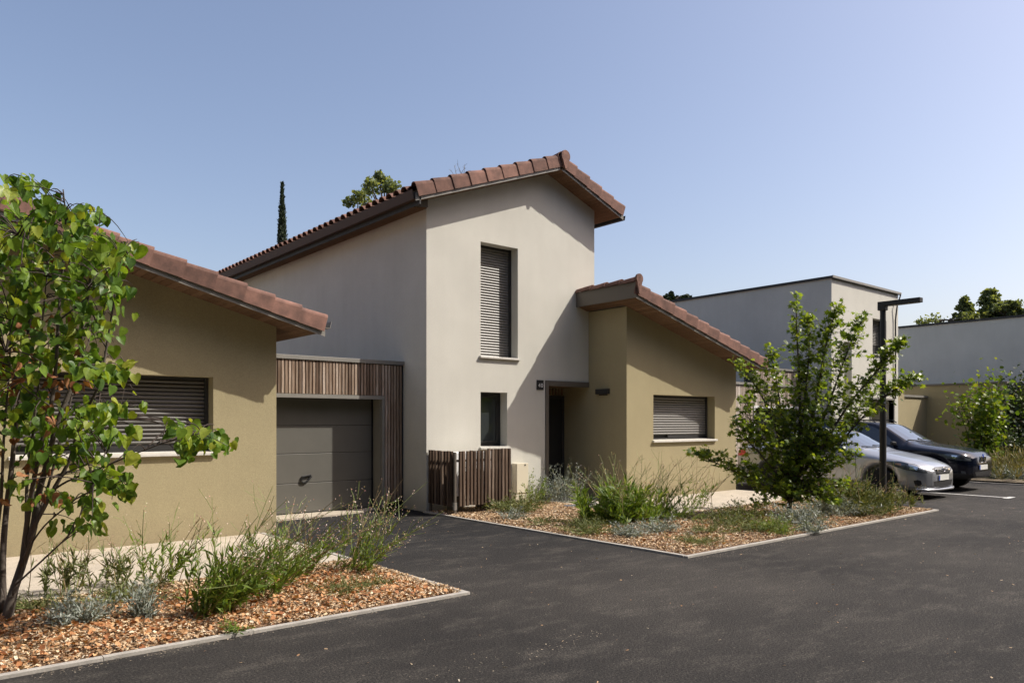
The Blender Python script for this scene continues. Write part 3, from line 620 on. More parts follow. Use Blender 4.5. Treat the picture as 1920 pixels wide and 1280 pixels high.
# ------------------------------------------------------------------ vegetation
def frames(tip, nrm):
    tip = tip/(np.linalg.norm(tip, axis=1)[:, None]+1e-9); nrm = nrm-tip*np.sum(nrm*tip, axis=1)[:, None]; nrm /= np.linalg.norm(nrm, axis=1)[:, None]+1e-9
    return np.stack([np.cross(tip, nrm), tip, nrm], axis=2)          # columns: side, tip, normal
def unit(v): return v/(np.linalg.norm(v, axis=-1, keepdims=True)+1e-9)
HEART = (np.array([(0, 0, 0), (0, 0.5, -0.02), (0, 1.0, -0.08), (0.20, -0.10, 0.05), (0.42, 0.02, 0.10), (0.50, 0.26, 0.11), (0.40, 0.56, 0.07), (0.18, 0.82, -0.01),
                   (-0.20, -0.10, 0.05), (-0.42, 0.02, 0.10), (-0.50, 0.26, 0.11), (-0.40, 0.56, 0.07), (-0.18, 0.82, -0.01)]),
         [(0, 3, 4, 5, 1), (1, 5, 6, 7, 2), (0, 1, 10, 9, 8), (1, 2, 12, 11, 10)])
MAPLE = (np.array([(0, 0, 0), (0, 0.45, 0.02), (0, 1.0, -0.05), (0.14, 0.62, 0.03), (0.48, 0.72, 0.02), (0.30, 0.38, 0.06), (0.55, 0.12, 0.0), (0.15, 0.06, 0.04),
                   (-0.14, 0.62, 0.03), (-0.48, 0.72, 0.02), (-0.30, 0.38, 0.06), (-0.55, 0.12, 0.0), (-0.15, 0.06, 0.04)]),
         [(0, 7, 5, 1), (7, 6, 5), (1, 5, 3), (5, 4, 3), (1, 3, 2), (0, 1, 10, 12), (12, 10, 11), (1, 8, 10), (10, 8, 9), (1, 2, 8)])
BLADE = (np.array([(0, 0, 0), (0.5, 0.45, 0.04), (0, 1.0, 0), (-0.5, 0.45, 0.04)]), [(0, 1, 2, 3)])
OVAL = (np.array([(0, 0, 0), (0.32, 0.3, 0.05), (0.30, 0.65, 0.05), (0, 1.0, -0.03), (-0.30, 0.65, 0.05), (-0.32, 0.3, 0.05)]), [(0, 1, 2, 3), (0, 3, 4, 5)])
CHIP = (np.array([(-0.5, -0.5, 0), (0.5, -0.4, 0.08), (0.42, 0.5, 0), (-0.45, 0.42, 0.1)]), [(0, 1, 2, 3)])
def scatter(name, T, P, Fr, S, m, parent=None, W=None, kind=None, label=None, world=None):
    tv, tf = T; n = len(P); k = len(tv)
    S = np.broadcast_to(np.asarray(S, float), (n,)); W = np.ones(n) if W is None else W
    L = np.einsum('nij,nkj->nki', Fr, tv[None]*np.stack([S*W, S, S*np.sqrt(W)], 1)[:, None, :]) if len(tv) else None
    V = (P[:, None, :]+L).reshape(-1, 3); c = V.mean(0) if world is None else world; V = V-c
    lens = np.array([len(f) for f in tf]); idx = np.concatenate([np.array(f) for f in tf])
    loops = (np.arange(n)[:, None]*k+idx[None]).ravel().astype(np.int32)
    tot = np.tile(lens, n); st = np.r_[0, np.cumsum(tot)[:-1]]
    me = bpy.data.meshes.new(name); me.vertices.add(len(V)); me.vertices.foreach_set('co', V.ravel().astype(np.float32))
    me.loops.add(len(loops)); me.loops.foreach_set('vertex_index', loops); me.polygons.add(len(tot)); me.polygons.foreach_set('loop_start', st.astype(np.int32))
    me.update(calc_edges=True); me.validate(); me.materials.append(m)
    o = bpy.data.objects.new(name, me); link(o, parent, Matrix.Translation(Vector(c))); return props(o, label=label, kind=kind)
def bez(p0, d, L, bend, n=7):
    """a stem: start, unit direction, length, end bend vector"""
    t = np.linspace(0, 1, n)[:, None]; return p0+d*L*t+np.array(bend)*(t**2)*L
SUNV = -np.array(SUN)

RED = leaf_mat('heart_leaf', [(0.0, (0.05, 0.11, 0.016)), (0.35, (0.11, 0.205, 0.025)), (0.75, (0.19, 0.29, 0.032)), (1.0, (0.33, 0.37, 0.05))], 0.45, 0.42)
DEAD = leaf_mat('withered_leaf', [(0, (0.20, 0.075, 0.03)), (1, (0.42, 0.20, 0.09))], 0.25, 0.8)
MAPL = leaf_mat('maple_leaf', [(0, (0.07, 0.12, 0.022)), (0.5, (0.16, 0.24, 0.036)), (0.9, (0.25, 0.33, 0.046)), (1, (0.34, 0.39, 0.07))], 0.5, 0.36)
BUSH = leaf_mat('bush_leaf', [(0, (0.07, 0.13, 0.015)), (0.6, (0.13, 0.21, 0.025)), (1, (0.24, 0.28, 0.04))], 0.4, 0.4)
DARKL = leaf_mat('dark_leaf', [(0, (0.02, 0.04, 0.012)), (0.7, (0.04, 0.07, 0.02)), (1, (0.075, 0.10, 0.035))], 0.25, 0.45)
GAUR = leaf_mat('gaura_leaf', [(0, (0.09, 0.16, 0.03)), (0.6, (0.16, 0.25, 0.04)), (1, (0.28, 0.34, 0.08))], 0.4, 0.5)
STEM = leaf_mat('green_stem', [(0, (0.13, 0.19, 0.045)), (1, (0.26, 0.30, 0.10))], 0.1, 0.6)
DRYS = leaf_mat('dry_stem', [(0, (0.20, 0.14, 0.07)), (1, (0.36, 0.28, 0.16))], 0.1, 0.8)
FLOW = leaf_mat('pale_flower', [(0, (0.75, 0.66, 0.62)), (0.7, (0.62, 0.42, 0.38)), (1, (0.5, 0.2, 0.2))], 0.3, 0.7)
PURP = leaf_mat('purple_flower', [(0, (0.16, 0.09, 0.18)), (1, (0.30, 0.2, 0.32))], 0.2, 0.8)
SILV = leaf_mat('silver_leaf', [(0, (0.17, 0.20, 0.165)), (0.6, (0.29, 0.32, 0.28)), (1, (0.46, 0.48, 0.43))], 0.12, 0.65)
HERB = leaf_mat('herb_leaf', [(0, (0.075, 0.095, 0.03)), (0.6, (0.13, 0.155, 0.05)), (1, (0.24, 0.24, 0.10))], 0.25, 0.7)
BARK = mat('grey_bark', (0.105, 0.085, 0.07), 0.9, var=0.45, vscale=18, bump=0.6, bscale=45, stretch=(1, 1, 0.35))
TWIG = mat('dark_twig', (0.055, 0.038, 0.03), 0.85, var=0.3, vscale=20)

def smooth_path(P, n):
    P = np.array(P, float); t = np.linspace(0, len(P)-1, n); i = np.clip(t.astype(int), 0, len(P)-2); f = (t-i)[:, None]
    Q = lambda k: P[np.clip(k, 0, len(P)-1)]
    a, b, c, d = Q(i-1), Q(i), Q(i+1), Q(i+2)
    return 0.5*((2*b)+(-a+c)*f+(2*a-5*b+4*c-d)*f**2+(-a+3*b-3*c+d)*f**3)

# ---- heart-leaved tree (multi-stemmed) in the left bed
def heart_tree():
    r = np.random.default_rng(5); t0 = 5.87
    base = onz(12, 1182); T = thing('tree', (base[0], base[1], 0.02), 'multi-stemmed young tree with heart-shaped leaves at the left edge', 'tree')
    stems = [([(6, 1200), (20, 1130), (40, 1060), (62, 990), (72, 930), (88, 860), (110, 790), (140, 700), (160, 600), (175, 500), (185, 430)], 0.062, 0.0, 0.1),
             ([(10, 1190), (4, 1060), (12, 960), (20, 880), (30, 800), (45, 700), (55, 600), (60, 500), (65, 420), (60, 360)], 0.045, 0.25, 0.3),
             ([(40, 1060), (55, 960), (70, 860), (95, 760), (105, 680), (112, 600), (118, 500), (125, 420), (120, 355)], 0.036, 0.0, -0.35),
             ([(62, 990), (100, 920), (130, 860), (150, 790), (185, 720), (200, 650), (215, 560), (228, 480)], 0.030, 0.0, -0.3),
             ([(8, 1150), (-30, 1000), (-60, 880), (-90, 760), (-110, 640), (-130, 520), (-140, 430)], 0.042, 0.1, -0.2),
             ([(2, 1170), (-20, 900), (-25, 700), (-20, 520), (-5, 400)], 0.036, 0.2, 0.5),
             ([(30, 1095), (80, 1050), (120, 1010), (145, 985), (158, 940), (175, 905)], 0.014, 0.0, -0.5),
             ([(40, 1050), (80, 990), (125, 950), (160, 925), (215, 905), (240, 900)], 0.013, 0.0, -0.35),
             ([(70, 940), (120, 905), (180, 880), (250, 852), (320, 826), (375, 814), (425, 835)], 0.016, 0.0, -0.55),
             ([(88, 860), (150, 830), (205, 800), (225, 770), (238, 700)], 0.012, 0.0, 0.3),
             ([(112, 600), (160, 560), (200, 510), (245, 470)], 0.012, -0.3, -0.5),
             ([(15, 1180), (32, 1080), (48, 1000), (52, 900), (62, 800), (72, 700), (82, 600), (88, 500), (95, 430)], 0.03, 0.1, 0.15), ([(22, 1120), (58, 1010), (85, 930), (108, 850), (128, 770), (150, 690), (165, 640)], 0.026, 0.0, 0.3),
             ([(5, 1180), (-6, 1040), (2, 930), (8, 820), (14, 700), (22, 600)], 0.03, 0.15, -0.3), ([(40, 1060), (66, 985), (110, 900), (160, 870), (200, 850)], 0.016, 0, -0.3),
             ([(60, 500), (90, 430), (150, 400), (185, 398)], 0.010, 0.3, -0.1),
             ([(95, 760), (40, 720), (10, 660)], 0.010, -0.2, -0.6), ([(55, 600), (20, 540), (-10, 490)], 0.01, 0.3, 0.1),
             ([(118, 500), (70, 460), (35, 440)], 0.01, -0.3, -0.5), ([(45, 700), (90, 640), (150, 620), (190, 610)], 0.01, 0.2, -0.1),
             ([(20, 880), (70, 830), (140, 770), (190, 740)], 0.010, 0.2, -0.2), ([(60, 360), (45, 340), (38, 330)], 0.007, 0.3, 0.3)]
    mb = MB(); pts = []
    for P, rad, d0, d1 in stems:
        n = len(P)*4; k = len(P)
        P3 = [dep(u+r.normal(0, 1.5), v, t0+d0+(d1-d0)*i/(k-1)+(r.normal(0, 0.03) if 0 < i < k-1 else 0)) for i, (u, v) in enumerate(P)]
        Q = smooth_path(P3, n); rr = 0.60*rad*(1-0.80*np.linspace(0, 1, n)); mb.tube(Q, rr, 7); pts.append(Q)
    allp = np.concatenate(pts)
    clusters = [(45, 345, 26, 22, 11), (92, 385, 20, 26, 9), (150, 398, 36, 18, 15), (55, 425, 60, 42, 48), (150, 455, 55, 36, 46), (212, 482, 32, 26, 22), (35, 510, 55, 50, 48), (140, 535, 62, 42, 50),
                (205, 540, 24, 32, 12), (35, 600, 50, 44, 34), (170, 610, 42, 36, 26), (120, 650, 46, 34, 24), (40, 690, 46, 40, 28), (180, 690, 42, 24, 24), (228, 690, 12, 16, 5), (50, 770, 50, 34, 24),
                (190, 762, 46, 14, 22), (130, 790, 46, 24, 20), (70, 840, 46, 30, 16), (195, 812, 38, 14, 12), (150, 850, 44, 16, 12), (190, 893, 34, 18, 22), (225, 912, 22, 16, 12), (30, 905, 40, 24, 8),
                (370, 812, 36, 18, 30), (405, 830, 20, 12, 10), (350, 850, 12, 10, 5), (250, 850, 10, 9, 3), (318, 800, 8, 9, 3), (150, 985, 30, 14, 8), (160, 945, 30, 16, 10), (100, 935, 34, 14, 7), (95, 985, 8, 10, 2),
                (240, 462, 12, 12, 5), (246, 800, 10, 8, 2), (-60, 420, 60, 60, 60), (-90, 560, 70, 70, 80), (-70, 700, 60, 70, 60), (-60, 830, 50, 60, 30), (-120, 650, 50, 90, 50)]
    P = []; 
    for u, v, su, sv, n in clusters:
        for _ in range(int(n*2.7)):
            P.append(dep(u+r.normal(0, su*0.66), v+r.normal(0, sv*0.62), t0+r.normal(-0.05, 0.34 if su > 25 else 0.16)))
    P = np.array(P); n = len(P)
    # twigs tie the leaves to the nearest stem
    tw = MB()
    for p in P[::4]:
        j = np.argmin(np.linalg.norm(allp-p, axis=1)); q = allp[j]
        if 0.05 < np.linalg.norm(q-p) < 0.7:
            m_ = (p+q)/2+np.array([0, 0, 0.05]); tw.tube(smooth_path([q, m_, p+np.array([0, 0, 0.03])], 6), [0.006, 0.005, 0.004, 0.004, 0.003, 0.002], 4, False)
    tip = np.array([0, 0, -0.75])+r.normal(0, 0.42, (n, 3)); nr = SUNV*0.7+np.array([-0.25, -0.45, 0.1])+r.normal(0, 0.7, (n, 3))
    Fr = frames(tip, nr); S = np.clip(r.normal(0.072, 0.022, n), 0.03, 0.125)
    trunk = obj('trunk', mb, BARK, T, smooth=True); obj('twig', tw, TWIG, trunk, kind='stuff', smooth=True)
    inside = np.array([((p-CAM)@RT)/((p-CAM)@FW)*FPX+960 > -5 for p in P]); order = np.argsort(-(S*inside)); big = order[:300]; rest = order[300:]
    crown = scatter('crown', (HEART[0]*np.array([0.95, 1, 2.0]), HEART[1]), P[rest], Fr[rest], S[rest], RED, T, kind='stuff')
    variants = []
    for q in range(4):
        tv = HEART[0].copy(); tv[:, 2] *= (1.2, 2.2, 3.0, -1.8)[q]; tv[:, 0] *= (1, 0.85, 0.95, 0.9)[q]; tv[2, 0] += (0.08, -0.10, 0, 0.06)[q]; tv[2, 2] -= (0.1, 0.0, 0.2, -0.15)[q]; tv += np.random.default_rng(q).normal(0, 0.025, tv.shape)
        variants.append(mesh_np('leaf', tv, HEART[1], RED))
    for i in big:
        M = Matrix.Identity(4)
        for a in range(3):
            for b in range(3): M[a][b] = Fr[i][a, b]*S[i]
            M[a][3] = P[i][a]
        inst('leaf', variants[i % 4], crown, M)
    dz = []
    for u, v, s_, k in [(60, 670, 38, 22), (120, 720, 30, 14), (30, 720, 25, 10), (95, 610, 30, 8), (85, 780, 30, 9), (40, 850, 25, 7), (90, 880, 25, 8), (110, 930, 20, 6), (20, 690, 20, 8), (100, 520, 30, 5), (15, 940, 20, 6)]:
        for _ in range(k): dz.append(dep(u+r.normal(0, s_), v+r.normal(0, s_*0.6), t0+r.normal(-0.1, 0.25)))
    dz = np.array(dz); k = len(dz); tv = HEART[0].copy(); tv[:, 2] *= 3.0; tv[:, 0] *= 0.7
    scatter('withered_leaves', (tv, HEART[1]), dz, frames(np.array([0, 0, -0.9])+r.normal(0, 0.4, (k, 3)), r.normal(0, 1, (k, 3))), r.uniform(0.05, 0.085, k), DEAD, T, kind='stuff')
heart_tree()

# ---- maple-leaved young tree in the right bed
def maple_tree():
    r = np.random.default_rng(9); t0 = 12.75; base = onz(1478, 968)
    T = thing('tree', (base[0], base[1], 0.02), 'bushy young maple with upright shoots in front of the silver car', 'tree')
    L = [([(1478, 972), (1482, 930), (1490, 880), (1497, 835), (1500, 780), (1498, 700), (1494, 620), (1493, 552)], 0.05, 0, 0.0, 34),
         ([(1484, 925), (1512, 850), (1522, 790), (1535, 720), (1548, 650), (1560, 605), (1572, 580)], 0.034, 0, -0.3, 30),
         ([(1488, 900), (1530, 820), (1560, 740), (1585, 670), (1605, 622), (1617, 596)], 0.026, 0, 0.3, 30),
         ([(1490, 905), (1540, 840), (1590, 760), (1640, 700), (1670, 664), (1693, 638)], 0.026, 0, -0.4, 34),
         ([(1490, 912), (1550, 860), (1610, 790), (1660, 742), (1700, 718), (1722, 708)], 0.024, 0, 0.1, 34),
         ([(1485, 905), (1460, 820), (1432, 750), (1408, 712), (1380, 678)], 0.026, 0, 0.2, 34),
         ([(1482, 920), (1450, 880), (1420, 845), (1392, 815), (1378, 790)], 0.022, 0, -0.5, 30),
         ([(1480, 938), (1430, 908), (1380, 885), (1330, 862), (1297, 850)], 0.022, 0, -0.5, 30),
         ([(1482, 920), (1470, 810), (1455, 710), (1442, 655)], 0.022, 0, 0.5, 34), ([(1490, 890), (1505, 780), (1515, 690), (1517, 630), (1512, 590)], 0.02, 0, -0.2, 32),
         ([(1490, 925), (1540, 890), (1580, 865), (1610, 850)], 0.018, 0, -0.4, 30), ([(1486, 940), (1540, 922), (1590, 905)], 0.016, 0, -0.2, 26),
         ([(1482, 935), (1440, 915), (1410, 900), (1380, 905)], 0.016, 0, 0.5, 30), ([(1488, 915), (1520, 860), (1570, 820), (1610, 770), (1650, 690)], 0.016, 0, 0.6, 28),
         ([(1485, 910), (1440, 840), (1410, 790), (1400, 745)], 0.016, 0, -0.6, 30), ([(1485, 940), (1470, 915), (1440, 935), (1420, 950)], 0.014, 0, -0.5, 24), ([(1486, 940), (1510, 920), (1545, 935), (1565, 945)], 0.014, 0, -0.5, 24)]
    mb = MB(); P = []; tips = []; tw = MB()
    for pts, rad, d0, d1, spread in L:
        k = len(pts); P3 = [dep(u, v, t0+d0+(d1-d0)*i/(k-1)) for i, (u, v) in enumerate(pts)]; n = k*5; Q = smooth_path(P3, n)
        mb.tube(Q, rad*(1-0.85*np.linspace(0, 1, n)), 6)
        Lr = np.linalg.norm(np.diff(Q, axis=0), axis=1).sum(); ns = int(Lr*22)
        for s in np.linspace(0.12, 1.0, ns):
            q = Q[min(n-1, int(s*(n-1)))]; w = 0.35*(1-s)**0.6+0.09
            for _ in range(2):
                d = r.normal(0, 1, 3); d[2] = abs(d[2])*0.8+0.1; d /= np.linalg.norm(d); ln = w*r.uniform(0.35, 1.15)
                e = q+d*ln; c = max(3, int(ln/0.05)+2)
                if ln > 0.12: tw.tube([q, (q+e)/2+np.array([0, 0, -0.01]), e], [0.005, 0.004, 0.002], 3, False)
                for f in np.linspace(0.3, 1.05, c): P.append(q+d*ln*f+r.normal(0, 0.030, 3)); tips.append(d)
    P = np.array(P); tips = np.array(tips); ok = P[:, 2] > 0.12; P = P[ok]; tips = tips[ok]; n = len(P)
    tip = tips*0.6+np.array([0, 0, -0.25])+r.normal(0, 0.55, (n, 3)); nr = np.array([-0.15, -0.25, 0.5])+SUNV*0.55+r.normal(0, 0.5, (n, 3)); S = np.clip(r.normal(0.070, 0.02, n), 0.03, 0.12)
    tr = obj('trunk', mb, BARK, T, smooth=True); obj('twig', tw, TWIG, tr, kind='stuff')
    scatter('crown', MAPLE, P, frames(tip, nr), S, MAPL, T, kind='stuff'); print('maple leaves', n)
maple_tree()

# ---- perennials
def wand(u, v, label, group, ns, hmin, hmax, lean, seed, spread=0.12, leaf=0.055, flow=5, dry=0.2, leafy=26, lm=None, reach=0.62, fan=0.33):
    """airy perennial: thin arching stems, narrow leaves below, tiny pale flowers at the tips"""
    r = np.random.default_rng(seed); b = onz(u, v); T = thing('perennial', (b[0], b[1], 0.02), label, 'plant', group)
    st = MB(); sd = MB(); LP_, LT = [], []; FP = []
    for k in range(int(ns*1.3)):
        h = r.uniform(hmin, hmax); p0 = np.array([b[0], b[1], 0.02])+np.r_[r.normal(0, spread, 2), 0]
        d = np.array([0, 0, 1.0])+np.array(lean)*r.uniform(0.5, 1.3)+np.r_[r.normal(0, fan, 2), 0]; d /= np.linalg.norm(d)
        bend = np.r_[np.array(lean)[:2]*r.uniform(0.0, 0.5)+r.normal(0, 0.14, 2), r.uniform(-0.22, 0.02)]
        Q = bez(p0, d, h, bend, 8); isd = r.random() < dry
        (sd if isd else st).tube(Q, np.linspace(0.0052, 0.0024, 8), 3, False)
        for _ in range(int(leafy*1.25) if not isd else 4):
            s = r.uniform(0.04, reach)**1.0; q = Q[0]+(Q[-1]-Q[0])*0; i = s*7; j = int(i); q = Q[j]*(1-(i-j))+Q[min(7, j+1)]*(i-j)
            LP_.append(q); LT.append(d*0.9+r.normal(0, 0.55, 3))
        for _ in range(r.integers(1, 4)):         # side sprays
            j = r.integers(4, 7); e = Q[j]+unit(d+r.normal(0, 0.5, 3))*h*r.uniform(0.12, 0.3); (sd if isd else st).tube([Q[j], (Q[j]+e)/2+r.normal(0, 0.01, 3), e], [0.0026, 0.0022, 0.0018], 3, False)
            if flow: FP += [e+r.normal(0, 0.01, 3), (Q[j]+e)/2+r.normal(0, 0.015, 3)]
        for _ in range(flow): FP.append(Q[r.integers(5, 8)]+r.normal(0, 0.02, 3))
    stem = obj('stem', st, STEM, T, kind='stuff'); 
    if sd.v: obj('dry_stem', sd, DRYS, T, kind='stuff')
    LP_ = np.array(LP_); LT = np.array(LT); n = len(LP_)
    scatter('foliage', BLADE, LP_, frames(LT, r.normal(0, 1, (n, 3))+SUNV*0.5), np.clip(r.normal(leaf*1.35, leaf*0.4, n), 0.02, 0.18), lm or GAUR, T, W=np.full(n, 0.17), kind='stuff')
    if FP:
        FP = np.array(FP); n = len(FP); scatter('flower', OVAL, FP, frames(r.normal(0, 1, (n, 3)), r.normal(0, 1, (n, 3))), r.uniform(0.010, 0.018, n), FLOW, T, kind='stuff')
    return T
def mound(u, v, label, group, rad, h, n, lm, leaf, seed, width=0.3, up=0.8, kind=BLADE, stems=30, cat='plant', name='shrub', flower=None):
    """a low rounded plant: many leafy shoots fanning out of one base"""
    rad *= 1.3; h *= 1.2; n = int(n*1.6); stems = int(stems*1.3)
    r = np.random.default_rng(seed); b = onz(u, v); T = thing(name, (b[0], b[1], 0.02), label, cat, group); P = []; Tp = []; mb = MB(); FP = []
    for k in range(stems):
        a = r.uniform(0, 2*math.pi); q = r.uniform(0.05, 1.0)**0.6; d = np.array([math.cos(a)*rad*q, math.sin(a)*rad*q, h*r.uniform(0.45, 1.1)*(1.05-0.55*q)])
        p0 = np.array([b[0], b[1], 0.015])+np.r_[r.normal(0, rad*0.25, 2), 0]; Q = [p0, p0+d*0.55+np.array([0, 0, 0.04*h]), p0+d]; mb.tube(Q, [0.0035, 0.0025, 0.0012], 3, False)
        for s in r.uniform(0.15, 1.05, n//stems): P.append(p0+d*s+r.normal(0, rad*0.035, 3)); Tp.append(unit(d)*up+r.normal(0, 0.6, 3))
        if flower: FP += [p0+d*1.02+r.normal(0, 0.008, 3) for _ in range(6)]
    P = np.array(P); P[:, 2] = np.maximum(P[:, 2], 0.03); Tp = np.array(Tp); n = len(P)
    obj('stem', mb, STEM if lm is not SILV else SILV, T, kind='stuff')
    scatter('foliage', kind, P, frames(Tp, r.normal(0, 1, (n, 3))+np.array([0, 0, 0.7])), np.clip(r.normal(leaf, leaf*0.3, n), leaf*0.4, leaf*2), lm, T, W=np.full(n, width), kind='stuff')
    if flower:
        FP = np.array(FP); n = len(FP); scatter('flower', OVAL, FP, frames(r.normal(0, 1, (n, 3)), r.normal(0, 1, (n, 3))), r.uniform(0.008, 0.016, n), flower, T, kind='stuff')
    return T
GL, GR = 'perennials in the left bed', 'perennials in the right bed'
LN = (RT*0.55)
wand(392, 1158, 'airy green perennial leaning right, nearest the road in the left bed', GL, 34, 0.45, 1.05, LN*1.0, 1, 0.10, 0.07, 5, 0.1, 34)
wand(470, 1120, 'tall wispy perennial against the tan house corner', GL, 30, 0.5, 1.15, LN*0.9, 2, 0.13, 0.065, 6, 0.2, 30)
wand(545, 1085, 'wispy perennial spilling over the pale paving edge', GL, 26, 0.45, 1.0, LN*0.9, 3, 0.13, 0.06, 6, 0.2, 26)
wand(665, 1072, 'flowering wispy perennial leaning over the driveway kerb', GL, 30, 0.4, 1.1, LN*1.0, 4, 0.10, 0.05, 9, 0.15, 18)
wand(300, 1105, 'leafy upright perennial behind the silver-leaved plants', GL, 15, 0.5, 0.9, LN*0.35, 5, 0.10, 0.06, 3, 0.2, 30)
wand(215, 1100, 'thin upright stems with brown flower heads on the paving edge', GL, 12, 0.35, 0.62, LN*0.15, 6, 0.12, 0.06, 2, 0.3, 22, HERB)
wand(118, 1115, 'flat-headed herb with narrow leaves beside the multi-stemmed tree', GL, 18, 0.35, 0.70, LN*0.35, 7, 0.12, 0.06, 2, 0.3, 26, HERB)
mound(150, 1178, 'silvery mound of foliage nearest the multi-stemmed tree', GL, 0.20, 0.25, 1100, SILV, 0.040, 8, 0.28, 0.8, BLADE, 60)
mound(268, 1165, 'upright silvery plant left of the green perennial', GL, 0.11, 0.32, 650, SILV, 0.038, 9, 0.28, 0.9, BLADE, 40)
mound(75, 1150, 'low grey-green tuft at the foot of the multi-stemmed tree', GL, 0.28, 0.15, 700, HERB, 0.05, 10, 0.16, 0.6, BLADE, 40)
mound(225, 1130, 'low olive ground plant between the silvery plants', GL, 0.34, 0.14, 900, HERB, 0.04, 11, 0.2, 0.5, BLADE, 50)
mound(640, 1118, 'low feathery tuft in the mulch by the driveway', GL, 0.22, 0.14, 700, HERB, 0.045, 12, 0.12, 0.6, BLADE, 40)
mound(705, 1105, 'small tuft nearest the pointed kerb corner', GL, 0.16, 0.10, 420, HERB, 0.04, 13, 0.13, 0.6, BLADE, 30)
mound(440, 1190, 'small pale green seedling near the kerb of the left bed', GL, 0.09, 0.10, 120, GAUR, 0.035, 14, 0.3, 0.8, OVAL, 12)
# right bed
mound(968, 962, 'low green and silver shrub in front of the cream meter cabinet', GR, 0.42, 0.34, 1500, HERB, 0.05, 20, 0.3, 0.7, BLADE, 60)
mound(958, 978, 'small silvery sprig below the low shrub by the slat screen', GR, 0.16, 0.22, 420, SILV, 0.04, 21, 0.3, 0.8, BLADE, 30)
mound(1050, 942, 'silvery shrub with leafy shoots in front of the black door', GR, 0.40, 0.70, 1700, SILV, 0.045, 22, 0.34, 0.8, OVAL, 50)
mound(1000, 945, 'leafy green shoots beside the silvery shrub', GR, 0.26, 0.62, 360, GAUR, 0.05, 23, 0.4, 0.8, OVAL, 16)
mound(1105, 1000, 'spreading olive cushion at the near side of the right bed', GR, 0.40, 0.20, 1300, HERB, 0.045, 24, 0.18, 0.6, BLADE, 60)
mound(1020, 985, 'flat green cushion in front of the silvery shrub', GR, 0.26, 0.12, 700, HERB, 0.04, 25, 0.2, 0.6, BLADE, 40)
wand(1165, 985, 'large bright green grassy clump at the tan wing corner', GR, 56, 0.40, 1.20, LN*0.10, 26, 0.22, 0.11, 6, 0.15, 40, GAUR, 0.6, 0.36)
wand(1225, 972, 'dry wispy clump leaning right under the wing window', GR, 26, 0.5, 1.25, LN*0.75, 27, 0.20, 0.07, 6, 0.35, 22, None, 0.5)
wand(1300, 955, 'thin arching stems crossing the pale paving', GR, 18, 0.5, 1.15, LN*0.7, 28, 0.18, 0.06, 4, 0.5, 18)
mound(1178, 1008, 'silver tuft at the foot of the grassy clump', GR, 0.24, 0.20, 700, SILV, 0.045, 29, 0.3, 0.7, BLADE, 40)
mound(1238, 1000, 'silver tuft right of the grassy clump', GR, 0.26, 0.22, 800, SILV, 0.045, 30, 0.3, 0.7, BLADE, 40)
mound(1300, 1022, 'small dry tuft nearest the road corner of the bed', GR, 0.26, 0.12, 600, HERB, 0.045, 31, 0.14, 0.6, BLADE, 40)
mound(1362, 985, 'low olive plant with dull purple flower heads', GR, 0.34, 0.28, 900, HERB, 0.045, 32, 0.2, 0.7, BLADE, 46, flower=PURP)
mound(1420, 1000, 'dark green cushion left of the young maple', GR, 0.42, 0.22, 1300, HERB, 0.05, 33, 0.18, 0.6, BLADE, 60)
mound(1448, 1003, 'feathery green cushion in front of the young maple', GR, 0.30, 0.24, 900, GAUR, 0.05, 34, 0.12, 0.7, BLADE, 46)
mound(1500, 985, 'silver mound at the foot of the young maple', GR, 0.36, 0.30, 1400, SILV, 0.05, 35, 0.3, 0.7, BLADE, 60)
mound(1560, 968, 'silver-grey shrub right of the young maple', GR, 0.40, 0.36, 1400, SILV, 0.05, 36, 0.3, 0.7, BLADE, 60)
wand(1595, 962, 'wispy green clump between maple and street lamp', GR, 40, 0.4, 1.0, LN*0.3, 37, 0.24, 0.08, 4, 0.2, 30, HERB)
wand(1648, 957, 'wispy green clump around the street lamp base', GR, 26, 0.25, 0.62, LN*0.4, 38, 0.24, 0.08, 4, 0.25, 28, HERB)
wand(1700, 947, 'low dry wisps at the bed end before the silver car', GR, 14, 0.2, 0.5, LN*0.5, 39, 0.22, 0.06, 4, 0.4, 18, HERB)
wand(1545, 950, 'yellow-green stems behind the silver shrub', GR, 26, 0.4, 0.85, LN*0.1, 40, 0.24, 0.08, 3, 0.2, 26)

mound(1335, 1003, 'spreading green cushion between the dry tuft and the purple-flowered plant', GR, 0.30, 0.16, 700, HERB, 0.045, 90, 0.16, 0.6, BLADE, 40)
mound(1395, 978, 'leafy olive shrub before the pale paving left of the maple', GR, 0.36, 0.34, 1100, HERB, 0.05, 91, 0.22, 0.7, BLADE, 50)
mound(1520, 1000, 'small grey tuft near the kerb below the maple', GR, 0.22, 0.16, 500, SILV, 0.045, 92, 0.28, 0.7, BLADE, 30)
mound(1622, 968, 'dense green cushion left of the street lamp', GR, 0.40, 0.30, 1200, HERB, 0.055, 93, 0.2, 0.7, BLADE, 50)
mound(1270, 975, 'green cushion behind the silver tufts under the wing window', GR, 0.34, 0.26, 1000, GAUR, 0.05, 94, 0.18, 0.7, BLADE, 46)
mound(1128, 985, 'green cushion left of the large grassy clump', GR, 0.36, 0.26, 1000, HERB, 0.05, 95, 0.18, 0.7, BLADE, 46)
mound(935, 955, 'small green tuft by the slat screen corner', GR, 0.22, 0.18, 500, HERB, 0.045, 96, 0.2, 0.7, BLADE, 30)
